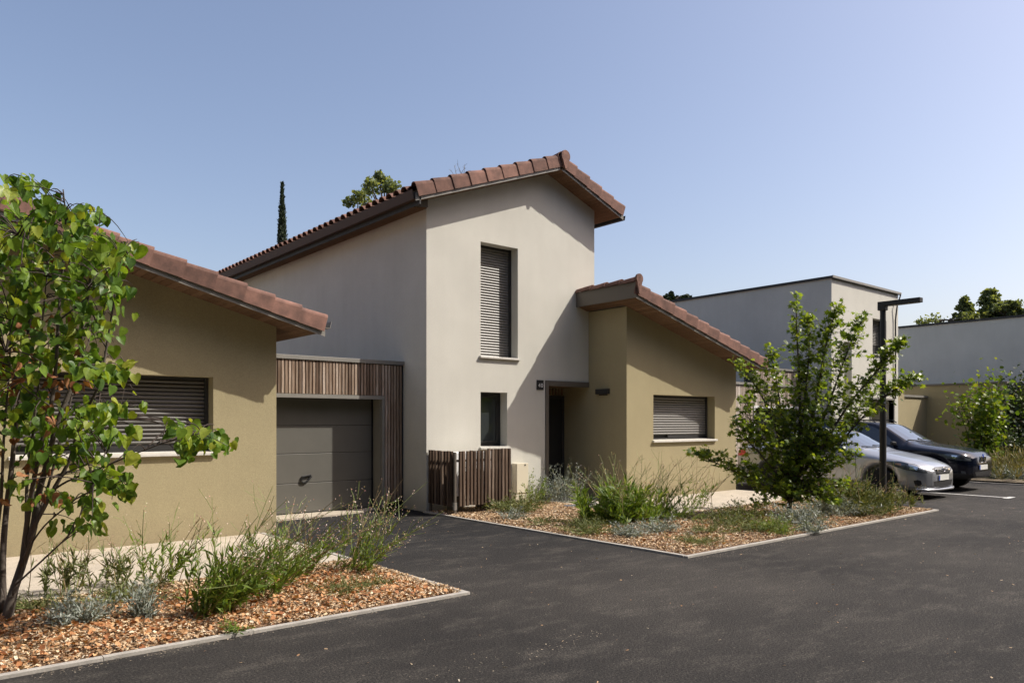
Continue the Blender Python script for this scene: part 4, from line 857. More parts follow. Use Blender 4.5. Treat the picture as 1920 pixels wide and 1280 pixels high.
# ---- bushes and dry border at the right edge
def bush(u, t, v_top, label, w_px, lm, seed, n, leaf=0.10, vase=True):
    r = np.random.default_rng(seed); zt = EYE+(HOR-v_top)/FPX*t; c = dep(u, HOR, t); T = thing('bush', (c[0], c[1], 0.05), label, 'bush', 'bushes at the right edge')
    R = w_px/FPX*t/2; mb = MB(); P = []
    for k in range(16):
        a = r.uniform(0, 6.28); q = r.uniform(0.2, 1)*R; e = np.array([c[0]+math.cos(a)*q, c[1]+math.sin(a)*q, zt*r.uniform(0.72, 1.0)]); b = np.array([c[0]+r.normal(0, 0.06), c[1]+r.normal(0, 0.06), 0.05])
        Q = smooth_path([b, b*0.55+e*0.45+np.array([0, 0, 0.2]), e], 12); mb.tube(Q, np.linspace(0.022, 0.004, 12), 5)
        for s in r.uniform(0.12 if not vase else 0.25, 1.02, n//16):
            i = min(11, int(s*11)); P.append(Q[i]+r.normal(0, 0.16+0.16*R*s, 3))
    P = np.array(P); P[:, 2] = np.clip(P[:, 2], 0.15, None); m_ = len(P); obj('trunk', mb, BARK, T, smooth=True)
    scatter('crown', OVAL, P, frames(r.normal(0, 0.7, (m_, 3))+np.array([0, 0, -0.3]), SUNV*0.6+np.array([0, 0, 0.4])+r.normal(0, 0.55, (m_, 3))), np.clip(r.normal(leaf, 0.025, m_), 0.04, 0.16), lm, T, W=np.full(m_, 1.5), kind='stuff')
bush(1838, 22.3, 704, 'bright green bush in front of the tan wall', 100, BUSH, 41, 1900, 0.105)
bush(1905, 24.5, 690, 'darker slender shrub at the right edge', 70, DARKL, 42, 1700, 0.10, False)
bush(1880, 23.5, 800, 'low dark shrub between the two taller bushes', 90, DARKL, 43, 900, 0.08, False)
def border(x0, x1, y0, y1, n, seed, label):
    r = np.random.default_rng(seed); P = []; Tp = []; 
    cx = r.uniform(x0, x1, n//60); cy = r.uniform(y0, y1, n//60); ch = r.uniform(0.25, 0.85, n//60)
    for x, y, h in zip(cx, cy, ch):
        d = r.normal(0, 0.28, (60, 3)); d[:, 2] = 1; P.append(np.c_[np.full(60, x), np.full(60, y), np.full(60, 0.05)]+d*(r.uniform(0, h, (60, 1)))); Tp.append(d+r.normal(0, 0.4, (60, 3)))
    P = np.concatenate(P); Tp = np.concatenate(Tp); m_ = len(P)
    scatter('ground_cover', BLADE, P, frames(Tp, r.normal(0, 1, (m_, 3))), r.uniform(0.09, 0.22, m_), DRYL, W=np.full(m_, 0.14), kind='stuff', label=label)
DRYL = leaf_mat('dry_grass', [(0, (0.10, 0.12, 0.04)), (0.5, (0.20, 0.18, 0.08)), (1, (0.36, 0.30, 0.17))], 0.2, 0.8)
border(22.5, 30, 4.8, 9.6, 16000, 44, 'dry grass and herbs along the far border')
mound(1893, 903, 'grey-green tuft at the far kerb', 'tufts along the far kerb', 0.5, 0.4, 900, SILV, 0.09, 45, 0.3, 0.7, BLADE, 40)
mound(1862, 900, 'grey-green tuft behind the dark car nose', 'tufts along the far kerb', 0.45, 0.4, 900, HERB, 0.09, 46, 0.3, 0.7, BLADE, 40)

# ---- trees behind the houses
def far_tree(name, label, u, v_top, t, w_px, h_crown_px, lm, seed, n, leaf, shape='round', clumps=26):
    r = np.random.default_rng(seed); c = dep(u, HOR, t); zt = EYE+(HOR-v_top)/FPX*t; R = w_px/FPX*t/2; H = h_crown_px/FPX*t
    T = thing(name, (c[0], c[1], 0), label, 'tree'); mb = MB(); Q = smooth_path([(c[0], c[1], -0.05), (c[0]+0.1, c[1], zt*0.5), (c[0], c[1]+0.1, zt-H*0.15)], 10); mb.tube(Q, np.linspace(0.02*zt, 0.02, 10), 7); P = []
    if shape == 'cypress':
        z = r.uniform(0.02, 1, n)**0.9; rr = R*np.minimum(1, (1-z)*3.0)**0.8*(0.45+0.55*np.minimum(1, z*6+0.3))*np.sqrt(r.uniform(0.25, 1, n))*r.uniform(0.8, 1.12, n); a = r.uniform(0, 6.283, n)
        P = np.c_[c[0]+rr*np.cos(a), c[1]+rr*np.sin(a), zt-H+z*H]; Tp = np.array([0, 0, 1.0])+r.normal(0, 0.3, (n, 3))
    else:
        for k in range(clumps):
            a = r.uniform(0, 6.283); q = math.sqrt(r.uniform(0, 1)); z = r.uniform(0.0, 1.0)
            env = {'round': math.sqrt(max(0.05, 1-(2*z-1)**2)), 'cone': 1.1-z, 'flat': 0.6+0.4*z}[shape]
            e = np.array([c[0]+math.cos(a)*q*R*env, c[1]+math.sin(a)*q*R*env, zt-H+z*H*(0.93 if k else 1.0)]); j = Q[min(9, int(np.clip((e[2]-0.25*H)/zt*10, 2, 9)))]
            mb.tube(smooth_path([j, (j+e)/2+np.array([0, 0, -0.05*H]), e], 6), np.linspace(0.006*zt, 0.01, 6), 4)
            cr = R*r.uniform(0.11, 0.24); m_ = n//clumps; d = unit(r.normal(0, 1, (m_, 3)))*(r.uniform(0.1, 1, (m_, 1))**0.5)*cr; d[:, 2] *= 0.8; P.append(e+d)
        P = np.concatenate(P); Tp = r.normal(0, 1, (len(P), 3))
    m_ = len(P); obj('trunk', mb, BARK, T)
    scatter('crown', OVAL, P, frames(Tp, SUNV*0.5+np.array([0, 0, 0.4])+r.normal(0, 0.7, (m_, 3))), np.clip(r.normal(leaf, leaf*0.25, m_), leaf*0.4, leaf*1.8), lm, T, W=np.full(m_, 1.3 if shape != 'cypress' else 0.5), kind='stuff')
    return T
FARL = leaf_mat('far_leaf', [(0, (0.08, 0.11, 0.05)), (0.6, (0.16, 0.20, 0.08)), (1, (0.26, 0.29, 0.12))], 0.45, 0.6)
CYPL = leaf_mat('cypress_leaf', [(0, (0.012, 0.022, 0.01)), (1, (0.035, 0.055, 0.02))], 0.1, 0.7)
far_tree('cypress_tree', 'slender dark cypress behind the tall house roof', 529, 345, 42, 21, 400, CYPL, 50, 9000, 0.16, 'cypress')
far_tree('oak_tree', 'tree top showing above the tall house roof', 722, 318, 40, 150, 210, FARL, 51, 5200, 0.17, 'round', 44)
far_tree('oak_tree', 'small tree top left of the larger one above the tall roof', 672, 358, 41, 60, 120, FARL, 52, 1400, 0.16, 'round', 14)
far_tree('oak_tree', 'leafy tips just above the roof verge near the ridge', 880, 318, 41, 60, 120, FARL, 53, 900, 0.15, 'round', 12)
far_tree('pine_tree', 'umbrella pine top above the flat-roofed house', 1278, 546, 52, 90, 60, CYPL, 54, 5200, 0.24, 'flat', 30)
far_tree('broadleaf_tree', 'tallest tree above the farthest roof', 1856, 539, 62, 74, 78, FARL, 55, 7000, 0.2, 'cone', 60)
far_tree('broadleaf_tree', 'pointed tree left of the tallest above the farthest roof', 1808, 560, 60, 60, 60, FARL, 56, 5000, 0.2, 'cone', 46)
far_tree('broadleaf_tree', 'spreading tree right of the tallest above the farthest roof', 1888, 562, 61, 66, 60, FARL, 57, 4600, 0.2, 'round', 44)
far_tree('broadleaf_tree', 'tree cut by the right edge above the farthest roof', 1930, 563, 60, 56, 60, FARL, 58, 3600, 0.2, 'cone', 36)
far_tree('broadleaf_tree', 'thin tree tips low above the farthest roof', 1772, 592, 60, 110, 50, FARL, 59, 1400, 0.18, 'flat', 40)
def bare_twigs():
    r = np.random.default_rng(60); t = 41; T = thing('bare_tree', tuple(dep(866, HOR, t)*np.array([1, 1, 0])), 'leafless grey twigs above the roof verge near the ridge', 'tree'); mb = MB()
    b0 = dep(866, HOR, t)*np.array([1, 1, 0]); j = dep(866, 345, t); mb.tube([b0, (b0+j)/2, j], [0.12, 0.08, 0.03], 6)
    for u, v in [(852, 310), (857, 306), (862, 318), (871, 308), (874, 315), (846, 320), (879, 320)]:
        e = dep(u, v, t+r.normal(0, 0.3)); Q = smooth_path([j, (j+e)/2+r.normal(0, 0.08, 3), e], 8); mb.tube(Q, np.linspace(0.022, 0.008, 8), 4)
        for k in (3, 5, 6): mb.tube([Q[k], Q[k]+np.r_[r.normal(0, 0.14, 2), abs(r.normal(0.15, 0.08))]], [0.01, 0.006], 3)
    obj('trunk', mb, mat('bare_bark', (0.16, 0.14, 0.12), 0.9, var=0.2), T)
bare_twigs()

# ---- mulch, fallen leaves and litter
CHIPM = leaf_mat('wood_chip', [(0, (0.14, 0.075, 0.04)), (0.22, (0.34, 0.20, 0.105)), (0.5, (0.54, 0.37, 0.21)), (0.8, (0.68, 0.53, 0.35)), (1, (0.76, 0.66, 0.50))], 0.05, 0.85)
FALL = leaf_mat('fallen_leaf', [(0, (0.24, 0.085, 0.03)), (0.5, (0.44, 0.20, 0.08)), (1, (0.60, 0.36, 0.18))], 0.12, 0.75)
def chips(rects, n, seed, smin, smax, label, m=CHIPM, T=CHIP, zoff=0.022, tilt=0.6, W=None, hfun=bed_h):
    r = np.random.default_rng(seed); A = np.array([(b-a)*(d-c) for a, b, c, d in rects]); k = r.choice(len(rects), n, p=A/A.sum()); Rr = np.array(rects)[k]
    x = r.uniform(Rr[:, 0], Rr[:, 1]); y = r.uniform(Rr[:, 2], Rr[:, 3]); e = np.minimum.reduce([x-Rr[:, 0], Rr[:, 1]-x, y-Rr[:, 2], Rr[:, 3]-y])
    z = 0.010+hfun(x, y)*np.minimum(1, 0.15+e/0.25)+r.uniform(0.002, zoff, n) if hfun else r.uniform(0.003, 0.006, n)
    a = r.uniform(0, 6.283, n); tip = np.c_[np.cos(a), np.sin(a), r.normal(0, tilt*0.6, n)]; nr = np.c_[r.normal(0, tilt, (n, 2)), np.ones(n)]
    scatter('mulch' if hfun else 'litter', T, np.c_[x, y, z], frames(tip, nr), r.uniform(smin, smax, n), m, W=r.uniform(0.18, 0.6, n) if W is None else np.full(n, W), kind='stuff', label=label)
chips([(-1.2, 4.17, 5.69, 7.82)], 70000, 70, 0.009, 0.036, 'pale wood chip mulch in the left bed')
chips([(-1.2, 4.0, 5.70, 7.4)], 6500, 71, 0.018, 0.048, 'rust coloured fallen leaves in the left bed', FALL, HEART, 0.035, 0.7, 0.8)
chips([(7.38, 10.2, 5.53, 11.2), (10.2, 14.66, 5.53, 8.1)], 90000, 72, 0.009, 0.038, 'wood chip mulch in the right bed')
chips([(7.5, 10.0, 5.6, 8.0), (10, 14, 5.6, 7.4)], 900, 73, 0.03, 0.06, 'fallen leaves in the right bed', FALL, HEART, 0.03, 0.7, 0.7)
chips([(1.5, 18, 1.0, 5.4), (4.3, 7.2, 5.7, 11.5)], 420, 74, 0.008, 0.03, 'scattered leaf crumbs on the asphalt', CHIPM, CHIP, 0.01, 0.3, None, None)
r_ = np.random.default_rng(77)
for i, (u, v) in enumerate([(1078, 955), (1100, 948), (1128, 956)]):
    c = onz(u, v); n = 7; P = [(c[0]+0.20*(1+r_.normal(0, 0.15))*math.cos(q), c[1]+0.24*(1+r_.normal(0, 0.15))*math.sin(q), 0.045) for q in np.linspace(0, 6.28, n, endpoint=False)]
    obj('stone_slab', MB().prism(P, (0, 0, 0.03)), mat('slate_%d' % i, (0.11, 0.115, 0.125), 0.7, var=0.2, vscale=6), label=['dark slate slab left in the mulch before the porch', 'dark slate slab touching the porch paving', 'dark slate slab beside the grassy clump'][i], cat='slab', group='slate slabs in the mulch', bevel=0.006)

def sand(path, n, wdt, seed, label):
    r = np.random.default_rng(seed); Q = smooth_path([onz(u, v) for u, v in path], 60); k = r.integers(0, 60, n); P = Q[k]+np.c_[r.normal(0, wdt, (n, 2)), np.zeros(n)]; P[:, 2] = r.uniform(0.003, 0.006, n)
    a = r.uniform(0, 6.283, n); scatter('litter', CHIP, P, frames(np.c_[np.cos(a), np.sin(a), np.zeros(n)], np.c_[r.normal(0, 0.2, (n, 2)), np.ones(n)]), r.uniform(0.003, 0.011, n), SANDM, kind='stuff', label=label)
SANDM = leaf_mat('sand_grain', [(0, (0.16, 0.13, 0.10)), (1, (0.40, 0.34, 0.26))], 0.0, 0.9)
sand([(800, 1278), (900, 1245), (1000, 1222), (1090, 1195), (1130, 1180)], 120, 0.08, 80, 'thin line of sand swept along the near asphalt')
sand([(880, 1112), (700, 1146), (500, 1184), (300, 1222), (60, 1266)], 700, 0.05, 81, 'sand and chips washed along the left kerb')
sand([(1300, 1050), (1450, 1022), (1600, 995), (1750, 966)], 600, 0.06, 82, 'sand and chips washed along the right kerb')
# ------------------------------------------------------------------ parked cars (nose towards the road, -Y)
CAR_GLASS = mat('car_glass', (0.018, 0.022, 0.026), 0.03, spec=0.9, coat=1.0)
SILVER = mat('silver_paint', (0.40, 0.415, 0.44), 0.30, metal=0.55, coat=0.8); NAVY = mat('navy_paint', (0.004, 0.006, 0.015), 0.2, spec=0.35, coat=0.35)
TYRE = mat('tyre_rubber', (0.018, 0.018, 0.018), 0.85, var=0.2, vscale=20); RIM = mat('alloy_rim', (0.42, 0.42, 0.43), 0.35, metal=0.8)
LAMPC = mat('lamp_glass', (0.10, 0.11, 0.12), 0.15, metal=0.3, coat=1.0); CHROME = mat('chrome', (0.75, 0.75, 0.76), 0.12, metal=1.0); REDL = mat('red_lamp', (0.55, 0.012, 0.01), 0.2, coat=1.0)
BPLAST = mat('black_plastic', (0.014, 0.014, 0.015), 0.55); PLATE = mat('plate_white', (0.70, 0.70, 0.66), 0.5); BLUEP = mat('plate_blue', (0.03, 0.08, 0.40), 0.5)
class Car:
    def __init__(s, name, label, cx, ny, sp, paint):
        s.sp = sp; s.cx = cx; s.ny = ny; s.T = thing(name, (cx, ny+sp['L']/2, 0.004), label, 'car', 'cars parked nose out beside the bed'); s.paint = paint
        L = sp['L']; I = lambda k, y: float(np.interp(y, *zip(*sp[k])))
        ys = sorted(set(np.round(np.r_[0, 0.012, 0.03, 0.06, np.arange(0.09, L-0.08, 0.035), L-0.06, L-0.03, L-0.012, L], 4)))
        rows = []
        for y in ys:
            w, zs, zt, rw, zb = I('w', y), I('zs', y), I('zt', y), I('rw', y), I('zb', y)
            # smooth the profile slightly
            for k in ('zt',): zt = np.mean([I(k, y+d) for d in (-0.06, -0.03, 0, 0.03, 0.06)])
            zs = np.mean([I('zs', y+d) for d in (-0.06, 0, 0.06)]); w = np.mean([I('w', y+d) for d in (-0.03, 0, 0.03)])
            for ya in sp['axles']:
                q = sp['arch']**2-(y-ya)**2
                if q > 0: zb = max(zb, sp['rad']+math.sqrt(q))
            zb = min(zb, zs-0.10); zr = max(zt-sp.get('drop', 0.05) if zt-zs > 0.15 else zt-0.015, zs+0.004); mid = zb*0.5+zs*0.5
            h = [(0, zb), (w*0.78, zb), (w*0.955, zb+0.015), (w*0.985, zb+0.25*(zs-zb)), (w, mid+0.04), (w*0.992, zs-0.10*(zs-zb)-0.02), (w*0.955, zs), ((w*0.93+rw)/2+0.012, (zs+zr)/2), (rw+0.012, zr-0.01), (rw-0.05, zr+0.6*(zt-zr)), (rw*0.5, zt-0.004), (0, zt)]
            rows.append([(x, y, z) for x, z in h]+[(-x, y, z) for x, z in h[-2:0:-1]])
        m = len(rows[0]); V = [p for r_ in rows for p in r_]
        F = [(i*m+j, i*m+(j+1) % m, (i+1)*m+(j+1) % m, (i+1)*m+j) for i in range(len(rows)-1) for j in range(m)]
        F += [tuple(range(m)), tuple((len(rows)-1)*m+j for j in range(m-1, -1, -1))]
        mi = []
        for f in F: mi.append(1 if np.mean([V[i][2] for i in f]) < sp.get('clad', 0.0) or (min(V[i][2] for i in f) == max(V[i][2] for i in f) and 0.02 < np.mean([V[i][1] for i in f]) < L-0.02 and np.mean([V[i][2] for i in f]) < 0.78 and abs(np.mean([V[i][0] for i in f])) < I('w', 2.0)*0.8 and V[f[0]][2] <= I('zs', np.mean([V[i][1] for i in f]))-0.08) else 0)
        me = mesh_np('body', V, F, [paint, BPLAST], mi, True); fixn(me)
        bm = bmesh.new(); bm.from_mesh(me); s.bvh = BVHTree.FromBMesh(bm); bm.free()
        s.base = Matrix.Translation((cx, ny, 0.0)); s.body = inst('body', me, s.T, s.base)
    def put(s, name, mb, m, parent=None, smooth=False, bevel=0, label=None):
        me = mesh_np(name, mb.v, mb.f, m, mb.mi, smooth); fixn(me); o = inst(name, me, parent or s.T, s.base)
        if bevel: md = o.modifiers.new('b', 'BEVEL'); md.width = bevel; md.segments = 2
        return props(o, label=label)
    def panel(s, name, poly, axis, m, off=0.004, parent=None, cut=0.05, sign=1):
        """a curved panel laid over the body: the outline is given in a side ('x'), top ('z') or front ('y') view"""
        bm = bmesh.new(); P = []
        for (a, b), (c, d) in zip(poly, poly[1:]+poly[:1]):
            k = max(1, int(math.hypot(c-a, d-b)/cut))
            P += [(a+(c-a)*i/k, b+(d-b)*i/k) for i in range(k)]
        vs_ = [bm.verts.new((a, b, 0)) for a, b in P]; bm.faces.new(vs_); bmesh.ops.triangulate(bm, faces=bm.faces[:])
        for _ in range(3):
            lg = [e for e in bm.edges if e.calc_length() > cut*1.5]
            if not lg: break
            bmesh.ops.subdivide_edges(bm, edges=lg, cuts=1); bmesh.ops.triangulate(bm, faces=bm.faces[:])
        dead = []
        for v in bm.verts:
            a, b = v.co.x, v.co.y
            o, d = {'x': (Vector((sign*2, a, b)), Vector((-sign, 0, 0))), 'z': (Vector((a, b, 3)), Vector((0, 0, -1))), 'y': (Vector((a, -1, b)), Vector((0, 1, 0))), 'r': (Vector((a, 7, b)), Vector((0, -1, 0))),
                    'd': (Vector((sign*1.4, -1.0, b))+Vector((a*0.70711*sign, a*0.70711, 0)), Vector((-0.70711*sign, 0.70711, 0)))}[axis]
            loc, nr, _, _ = s.bvh.ray_cast(o, d)
            if loc is None: dead.append(v)
            else: v.co = loc+(nr if nr.dot(d) < 0 else -nr)*off
        if dead: bmesh.ops.delete(bm, geom=dead, context='VERTS')
        if not bm.faces: bm.free(); return None
        bmesh.ops.recalc_face_normals(bm, faces=bm.faces[:])
        me = bpy.data.meshes.new(name); bm.to_mesh(me); bm.free(); me.materials.append(m); me.polygons.foreach_set('use_smooth', [True]*len(me.polygons))
        return inst(name, me, parent or s.T, s.base)
    def wheel(s, x, y, side):
        R, w = s.sp['rad'], s.sp.get('tw', 0.20); mb = MB()
        mb.lathe([(-w/2, R*0.64), (-w/2, R*0.94), (-w/2+0.02, R), (w/2-0.02, R), (w/2, R*0.94), (w/2, R*0.64)], 'x', 28, (x, y, R))
        wh = s.put('wheel', mb, TYRE, smooth=False); mb = MB(); o = x+side*(w/2-0.012)
        mb.lathe([(-0.05*side, R*0.64), (0.0, R*0.66), (0.004*side, R*0.60), (-0.03*side, R*0.58)], 'x', 28, (o, y, R)); mb.lathe([(-0.03*side, 0.06), (0.0, 0.055)], 'x', 12, (o, y, R))
        for k in range(s.sp.get('spokes', 5)):
            a = 2*math.pi*k/s.sp.get('spokes', 5)+0.3; c, q = math.cos(a), math.sin(a); pr = []
            for rr, hw in ((0.04, 0.035), (R*0.60, 0.024)):
                for sg in (-1, 1): pr.append((y+c*rr-q*hw*sg, R+q*rr+c*hw*sg))
            mb.prism([(o-0.012*side, *pr[0]), (o-0.012*side, *pr[1]), (o-0.012*side, *pr[3]), (o-0.012*side, *pr[2])], (0.014*side, 0, 0))
        s.put('rim', mb, RIM, wh); mb = MB().lathe([(-0.04*side, R*0.57), (-0.035*side, R*0.57)], 'x', 24, (o-0.01*side, y, R)); s.put('brake_disc', mb, BPLAST, wh)
    def common(s):
        sp = s.sp
        for ya in sp['axles']:
            for sg in (-1, 1): s.wheel(sg*sp['track'], ya, sg)
        for sg in (-1, 1):
            for pl in sp['side_glass']: s.panel('side_window', pl, 'x', CAR_GLASS, 0.004, sign=sg)
            for pl in sp['seams']: s.panel('door_seam', pl, 'x', BPLAST, 0.0025, s.body, sign=sg)
            for y0, z0 in sp['handles']: s.panel('door_handle', [(y0, z0), (y0+0.19, z0+0.006), (y0+0.19, z0+0.03), (y0, z0+0.026)], 'x', s.paint, 0.022, s.body, sign=sg)
            y0, z0, xw = sp['mirror']; mb = MB()
            P = np.array([(xw-0.08, y0+0.02, z0-0.05), (xw+0.10, y0+0.05, z0-0.045), (xw+0.10, y0+0.11, z0-0.045), (xw-0.08, y0+0.11, z0-0.05), (xw-0.08, y0+0.0, z0+0.04), (xw+0.08, y0+0.03, z0+0.055), (xw+0.09, y0+0.11, z0+0.06), (xw-0.08, y0+0.11, z0+0.05)]); P[:, 0] *= sg
            mb.add(P, [(0, 1, 2, 3), (4, 7, 6, 5), (0, 4, 5, 1), (2, 6, 7, 3), (1, 5, 6, 2), (0, 3, 7, 4)]); s.put('mirror', mb, sp.get('mmat', s.paint), bevel=0.03)
        s.panel('windscreen', sp['screen'], 'z', CAR_GLASS, 0.004); s.panel('rear_window', sp['rear'], 'z', CAR_GLASS, 0.004)
        for a, b in sp['wipers']: 
            mb = MB(); za = s.bvh.ray_cast(Vector((a[0], a[1], 3)), Vector((0, 0, -1)))[0].z; zb_ = s.bvh.ray_cast(Vector((b[0], b[1], 3)), Vector((0, 0, -1)))[0].z
            s.put('wiper', mb.tube([(a[0], a[1], za+0.02), ((a[0]+b[0])/2, (a[1]+b[1])/2, (za+zb_)/2+0.025), (b[0], b[1], zb_+0.018)], 0.009, 5), BPLAST)
    def plate(s, z, y):
        p = s.put('number_plate', MB().box(-0.26, 0.26, y-0.012, y, z-0.055, z+0.055), PLATE); s.put('plate_band', MB().box(-0.262, -0.215, y-0.016, y-0.0125, z-0.053, z+0.053), BLUEP, p)

SEDAN = dict(L=4.54, rad=0.315, arch=0.365, axles=(0.93, 3.53), track=0.77, tw=0.2, spokes=7,
    w=[(0, .50), (.03, .60), (.08, .69), (.2, .785), (.4, .845), (.8, .875), (1.5, .88), (3.6, .88), (4.1, .85), (4.4, .78), (4.5, .70), (4.54, .58)],
    zs=[(0, .56), (.05, .62), (.2, .70), (.5, .79), (1.0, .875), (1.4, .915), (2.4, .94), (3.7, .985), (4.3, .99), (4.48, .92), (4.54, .75)],
    zt=[(0, .60), (.05, .68), (.2, .755), (.5, .85), (.9, .93), (1.2, .985), (1.32, 1.02), (2.05, 1.405), (2.35, 1.455), (2.7, 1.465), (3.1, 1.435), (3.85, 1.12), (4.1, 1.085), (4.4, 1.06), (4.5, .98), (4.54, .78)],
    rw=[(0, .40), (.1, .50), (.4, .60), (1.2, .66), (1.4, .66), (2.1, .57), (3.1, .57), (3.85, .62), (4.3, .66), (4.54, .5)],
    zb=[(0, .22), (.1, .19), (.5, .19), (4.2, .21), (4.54, .30)],
    side_glass=[[(1.63, .965), (1.98, 1.22), (2.30, 1.365), (2.52, 1.375), (2.52, .975)], [(2.60, .98), (2.60, 1.375), (2.95, 1.365), (3.42, 1.20), (3.36, 1.01)], [(3.44, 1.03), (3.50, 1.17), (3.70, 1.06)]],
    seams=[[(1.42, .34), (1.43, .34), (1.45, .88), (1.44, .88)], [(2.555, .30), (2.563, .30), (2.563, .95), (2.555, .95)], [(3.15, .62), (3.158, .62), (3.42, .98), (3.41, .98)], [(1.42, .33), (3.1, .30), (3.1, .308), (1.42, .338)]],
    handles=[(2.28, .80), (3.18, .84)], mirror=(1.56, .975, .90),
    screen=[(-.60, 1.36), (.60, 1.36), (.60, 1.55), (.52, 2.02), (.3, 2.06), (-.3, 2.06), (-.52, 2.02), (-.60, 1.55)], rear=[(-.50, 3.2), (.50, 3.2), (.58, 3.78), (-.58, 3.78)],
    wipers=[((-.1, 1.33), (-.58, 1.44)), ((.45, 1.33), (-.05, 1.44))])
cs = Car('sedan', 'silver saloon car parked behind the street lamp', 17.08, 6.25, SEDAN, SILVER); cs.common()
for sg in (-1, 1):
    cs.panel('headlight', [(-.98+.30, .60), (-.98+.52, .575), (-.98+.60, .585), (-.98+.58, .64), (-.98+.36, .70), (-.98+.02, .765), (-.98-.10, .775), (-.98+.10, .69)], 'd', LAMPC, 0.006, sign=sg) if False else None
    hl = cs.panel('headlight', [(.06, .56), (.18, .575), (.46, .63), (.74, .72), (.86, .775), (.56, .79), (.28, .735), (.10, .66)], 'x', LAMPC, 0.006, sign=sg)
    cs.panel('lamp_bowl', [(.20, .61), (.34, .635), (.34, .715), (.21, .685)], 'x', CHROME, 0.009, hl, sign=sg); cs.panel('indicator', [(.50, .70), (.62, .73), (.60, .755), (.50, .745)], 'x', mat('amber_%d' % sg, (0.42, 0.22, 0.10), 0.2, coat=1.0), 0.009, hl, sign=sg)
    cs.panel('fog_recess', [(.13, .30), (.24, .285), (.27, .40), (.20, .42), (.15, .40)], 'x', BPLAST, 0.004, sign=sg)
    cs.panel('tail_light', [(4.16, .80), (4.46, .78), (4.47, .93), (4.20, .955)], 'x', REDL, 0.006, sign=sg)
gr = cs.panel('grille', [(-.47, .64), (-.33, .52), (.33, .52), (.47, .64), (.30, .665), (-.30, .665)], 'y', BPLAST, 0.004)
cs.panel('chrome_bar', [(-.42, .622), (-.36, .595), (.36, .595), (.42, .622)], 'y', CHROME, 0.012, gr); cs.panel('chrome_bar', [(-.34, .572), (-.31, .555), (.31, .555), (.34, .572)], 'y', CHROME, 0.012, gr)
cs.put('emblem', MB().tube([(0.075*math.cos(q), -0.014, 0.612+0.045*math.sin(q)) for q in np.linspace(0, 6.283, 20)], 0.007, 5).tube([(0.03*math.cos(q), -0.016, 0.612+0.042*math.sin(q)) for q in np.linspace(0, 6.283, 16)], 0.006, 5), CHROME, gr)
cs.panel('lower_intake', [(-.50, .385), (-.40, .262), (.40, .262), (.50, .385)], 'y', BPLAST, 0.004); cs.plate(0.45, -0.008)
cs.put('front_lip', MB().tube(smooth_path([(-.80, .22, .225), (-.70, .07, .215), (-.45, -.015, .21), (0, -.035, .21), (.45, -.015, .21), (.70, .07, .215), (.80, .22, .225)], 30), 0.026, 8), SILVER, smooth=True)
cs.put('antenna', MB().tube([(0, 3.1, 1.43), (0, 3.3, 1.52)], 0.006, 5), BPLAST)

SUVS = dict(L=4.57, rad=0.355, arch=0.415, axles=(0.86, 3.655), track=0.79, tw=0.23, spokes=5, clad=0.44, drop=0.07,
    w=[(0, .56), (.03, .66), (.08, .76), (.2, .845), (.4, .90), (.8, .925), (1.5, .925), (3.8, .925), (4.2, .89), (4.45, .83), (4.54, .76), (4.57, .66)],
    zs=[(0, .74), (.05, .80), (.2, .875), (.6, .95), (1.2, 1.005), (2.4, 1.03), (3.9, 1.07), (4.3, 1.06), (4.5, 1.0), (4.57, .85)],
    zt=[(0, .78), (.05, .87), (.15, .925), (.4, .98), (.8, 1.03), (1.15, 1.075), (1.3, 1.105), (2.0, 1.545), (2.3, 1.62), (2.8, 1.66), (3.5, 1.65), (4.05, 1.58), (4.2, 1.50), (4.45, 1.12), (4.53, 1.02), (4.57, .88)],
    rw=[(0, .46), (.1, .58), (.4, .68), (1.2, .74), (1.35, .74), (2.1, .62), (3.4, .60), (4.1, .60), (4.4, .70), (4.57, .6)],
    zb=[(0, .33), (.1, .30), (.5, .28), (4.2, .30), (4.57, .40)],
    side_glass=[[(1.62, 1.05), (1.95, 1.36), (2.25, 1.50), (2.50, 1.53), (2.50, 1.06)], [(2.58, 1.065), (2.58, 1.535), (3.20, 1.535), (3.42, 1.09)], [(3.50, 1.10), (3.30, 1.53), (3.78, 1.49), (4.08, 1.15)]],
    seams=[[(1.42, .45), (1.43, .45), (1.46, .97), (1.45, .97)], [(2.535, .42), (2.543, .42), (2.543, 1.04), (2.535, 1.04)], [(3.22, .75), (3.228, .75), (3.46, 1.06), (3.45, 1.06)]],
    handles=[(2.26, .90), (3.18, .93)], mirror=(1.56, 1.09, .945), mmat=BPLAST,
    screen=[(-.68, 1.35), (.68, 1.35), (.66, 1.55), (.57, 1.98), (.3, 2.03), (-.3, 2.03), (-.57, 1.98), (-.66, 1.55)], rear=[(-.52, 4.12), (.52, 4.12), (.62, 4.40), (-.62, 4.40)],
    wipers=[((.15, 1.31), (-.60, 1.43)), ((.60, 1.32), (.0, 1.43))])
cv = Car('suv', 'dark navy sport utility car parked beyond the silver one', 19.72, 6.36, SUVS, NAVY); cv.common()
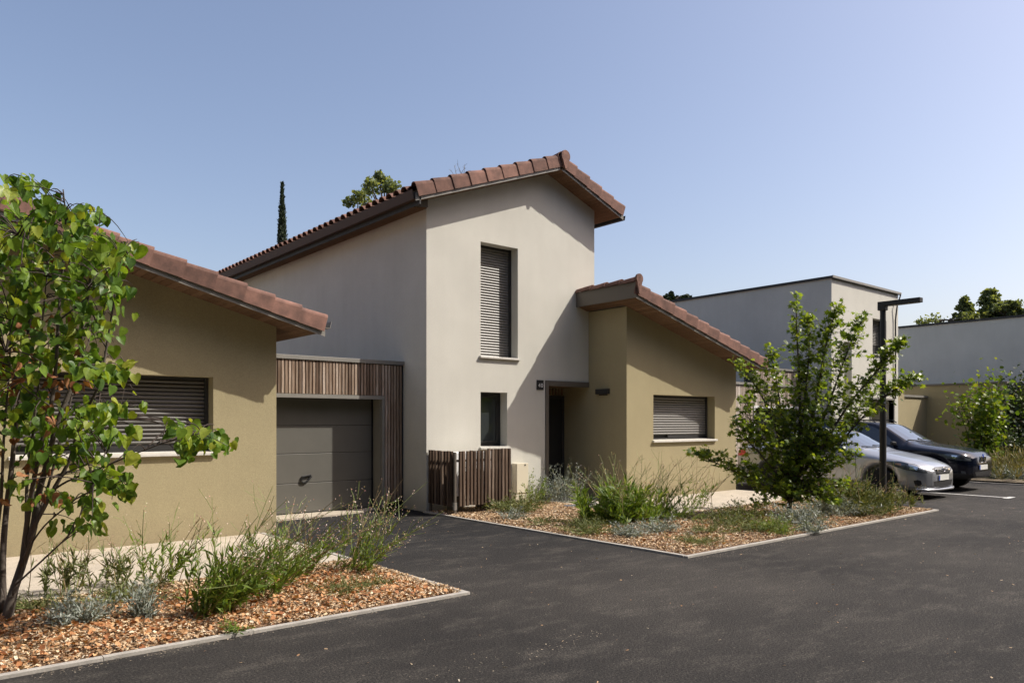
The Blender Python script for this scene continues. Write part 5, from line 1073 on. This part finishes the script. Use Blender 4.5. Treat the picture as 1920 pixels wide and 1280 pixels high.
for sg in (-1, 1):
    hl = cv.panel('headlight', [(.03, .72), (.20, .725), (.46, .78), (.64, .86), (.40, .88), (.18, .86), (.05, .81)], 'x', LAMPC, 0.006, sign=sg)
    cv.panel('lamp_bowl', [(.12, .76), (.2, .765), (.2, .825), (.13, .815)], 'x', BPLAST, 0.009, hl, sign=sg); cv.panel('lamp_bowl', [(.25, .765), (.36, .785), (.36, .85), (.25, .84)], 'x', CHROME, 0.009, hl, sign=sg)
    k = cv.panel('kidney_grille', [(sg*x, z) for x, z in [(.03, .68), (.15, .68), (.20, .73), (.18, .80), (.05, .80), (.03, .76)]], 'y', BPLAST, 0.006)
    for q in range(4): cv.put('grille_bar', MB().box(sg*(.06+q*.033)-.006, sg*(.06+q*.033)+.006, -0.018, -0.004, .69, .785), CHROME, k)
    cv.put('grille_surround', MB().tube([(sg*x, -0.012 if abs(x) < .17 else -0.004, z) for x, z in [(.025, .675), (.15, .672), (.205, .73), (.185, .805), (.045, .808), (.025, .76), (.025, .675)]], 0.008, 5), CHROME, k)
    cv.panel('fog_lamp', [(.10, .43), (.17, .43), (.18, .49), (.11, .49)], 'x', LAMPC, 0.006, sign=sg); cv.panel('tail_light', [(4.20, .95), (4.48, .93), (4.46, 1.05), (4.22, 1.06)], 'x', REDL, 0.006, sign=sg)
    cv.put('arch_trim', MB().tube([(sg*(.915 if 0.55 < abs(.86+.43*math.cos(q)) else .90), .86+.43*math.cos(q), .355+.43*math.sin(q)) for q in np.linspace(0.15, math.pi-0.15, 16)], 0.022, 6), BPLAST)
    cv.put('roof_rail', MB().tube([(sg*.60, 2.2, 1.60), (sg*.60, 2.3, 1.66), (sg*.585, 3.6, 1.675), (sg*.585, 3.75, 1.63)], 0.014, 6), BPLAST)
cv.panel('lower_intake', [(-.5, .46), (-.42, .37), (.42, .37), (.5, .46)], 'y', BPLAST, 0.004); cv.plate(0.56, -0.010)
cv.put('emblem', MB().lathe([(-0.006, 0.04), (0.004, 0.04)], 'y', 18, (0, -0.006, 0.83)), BLUEP)
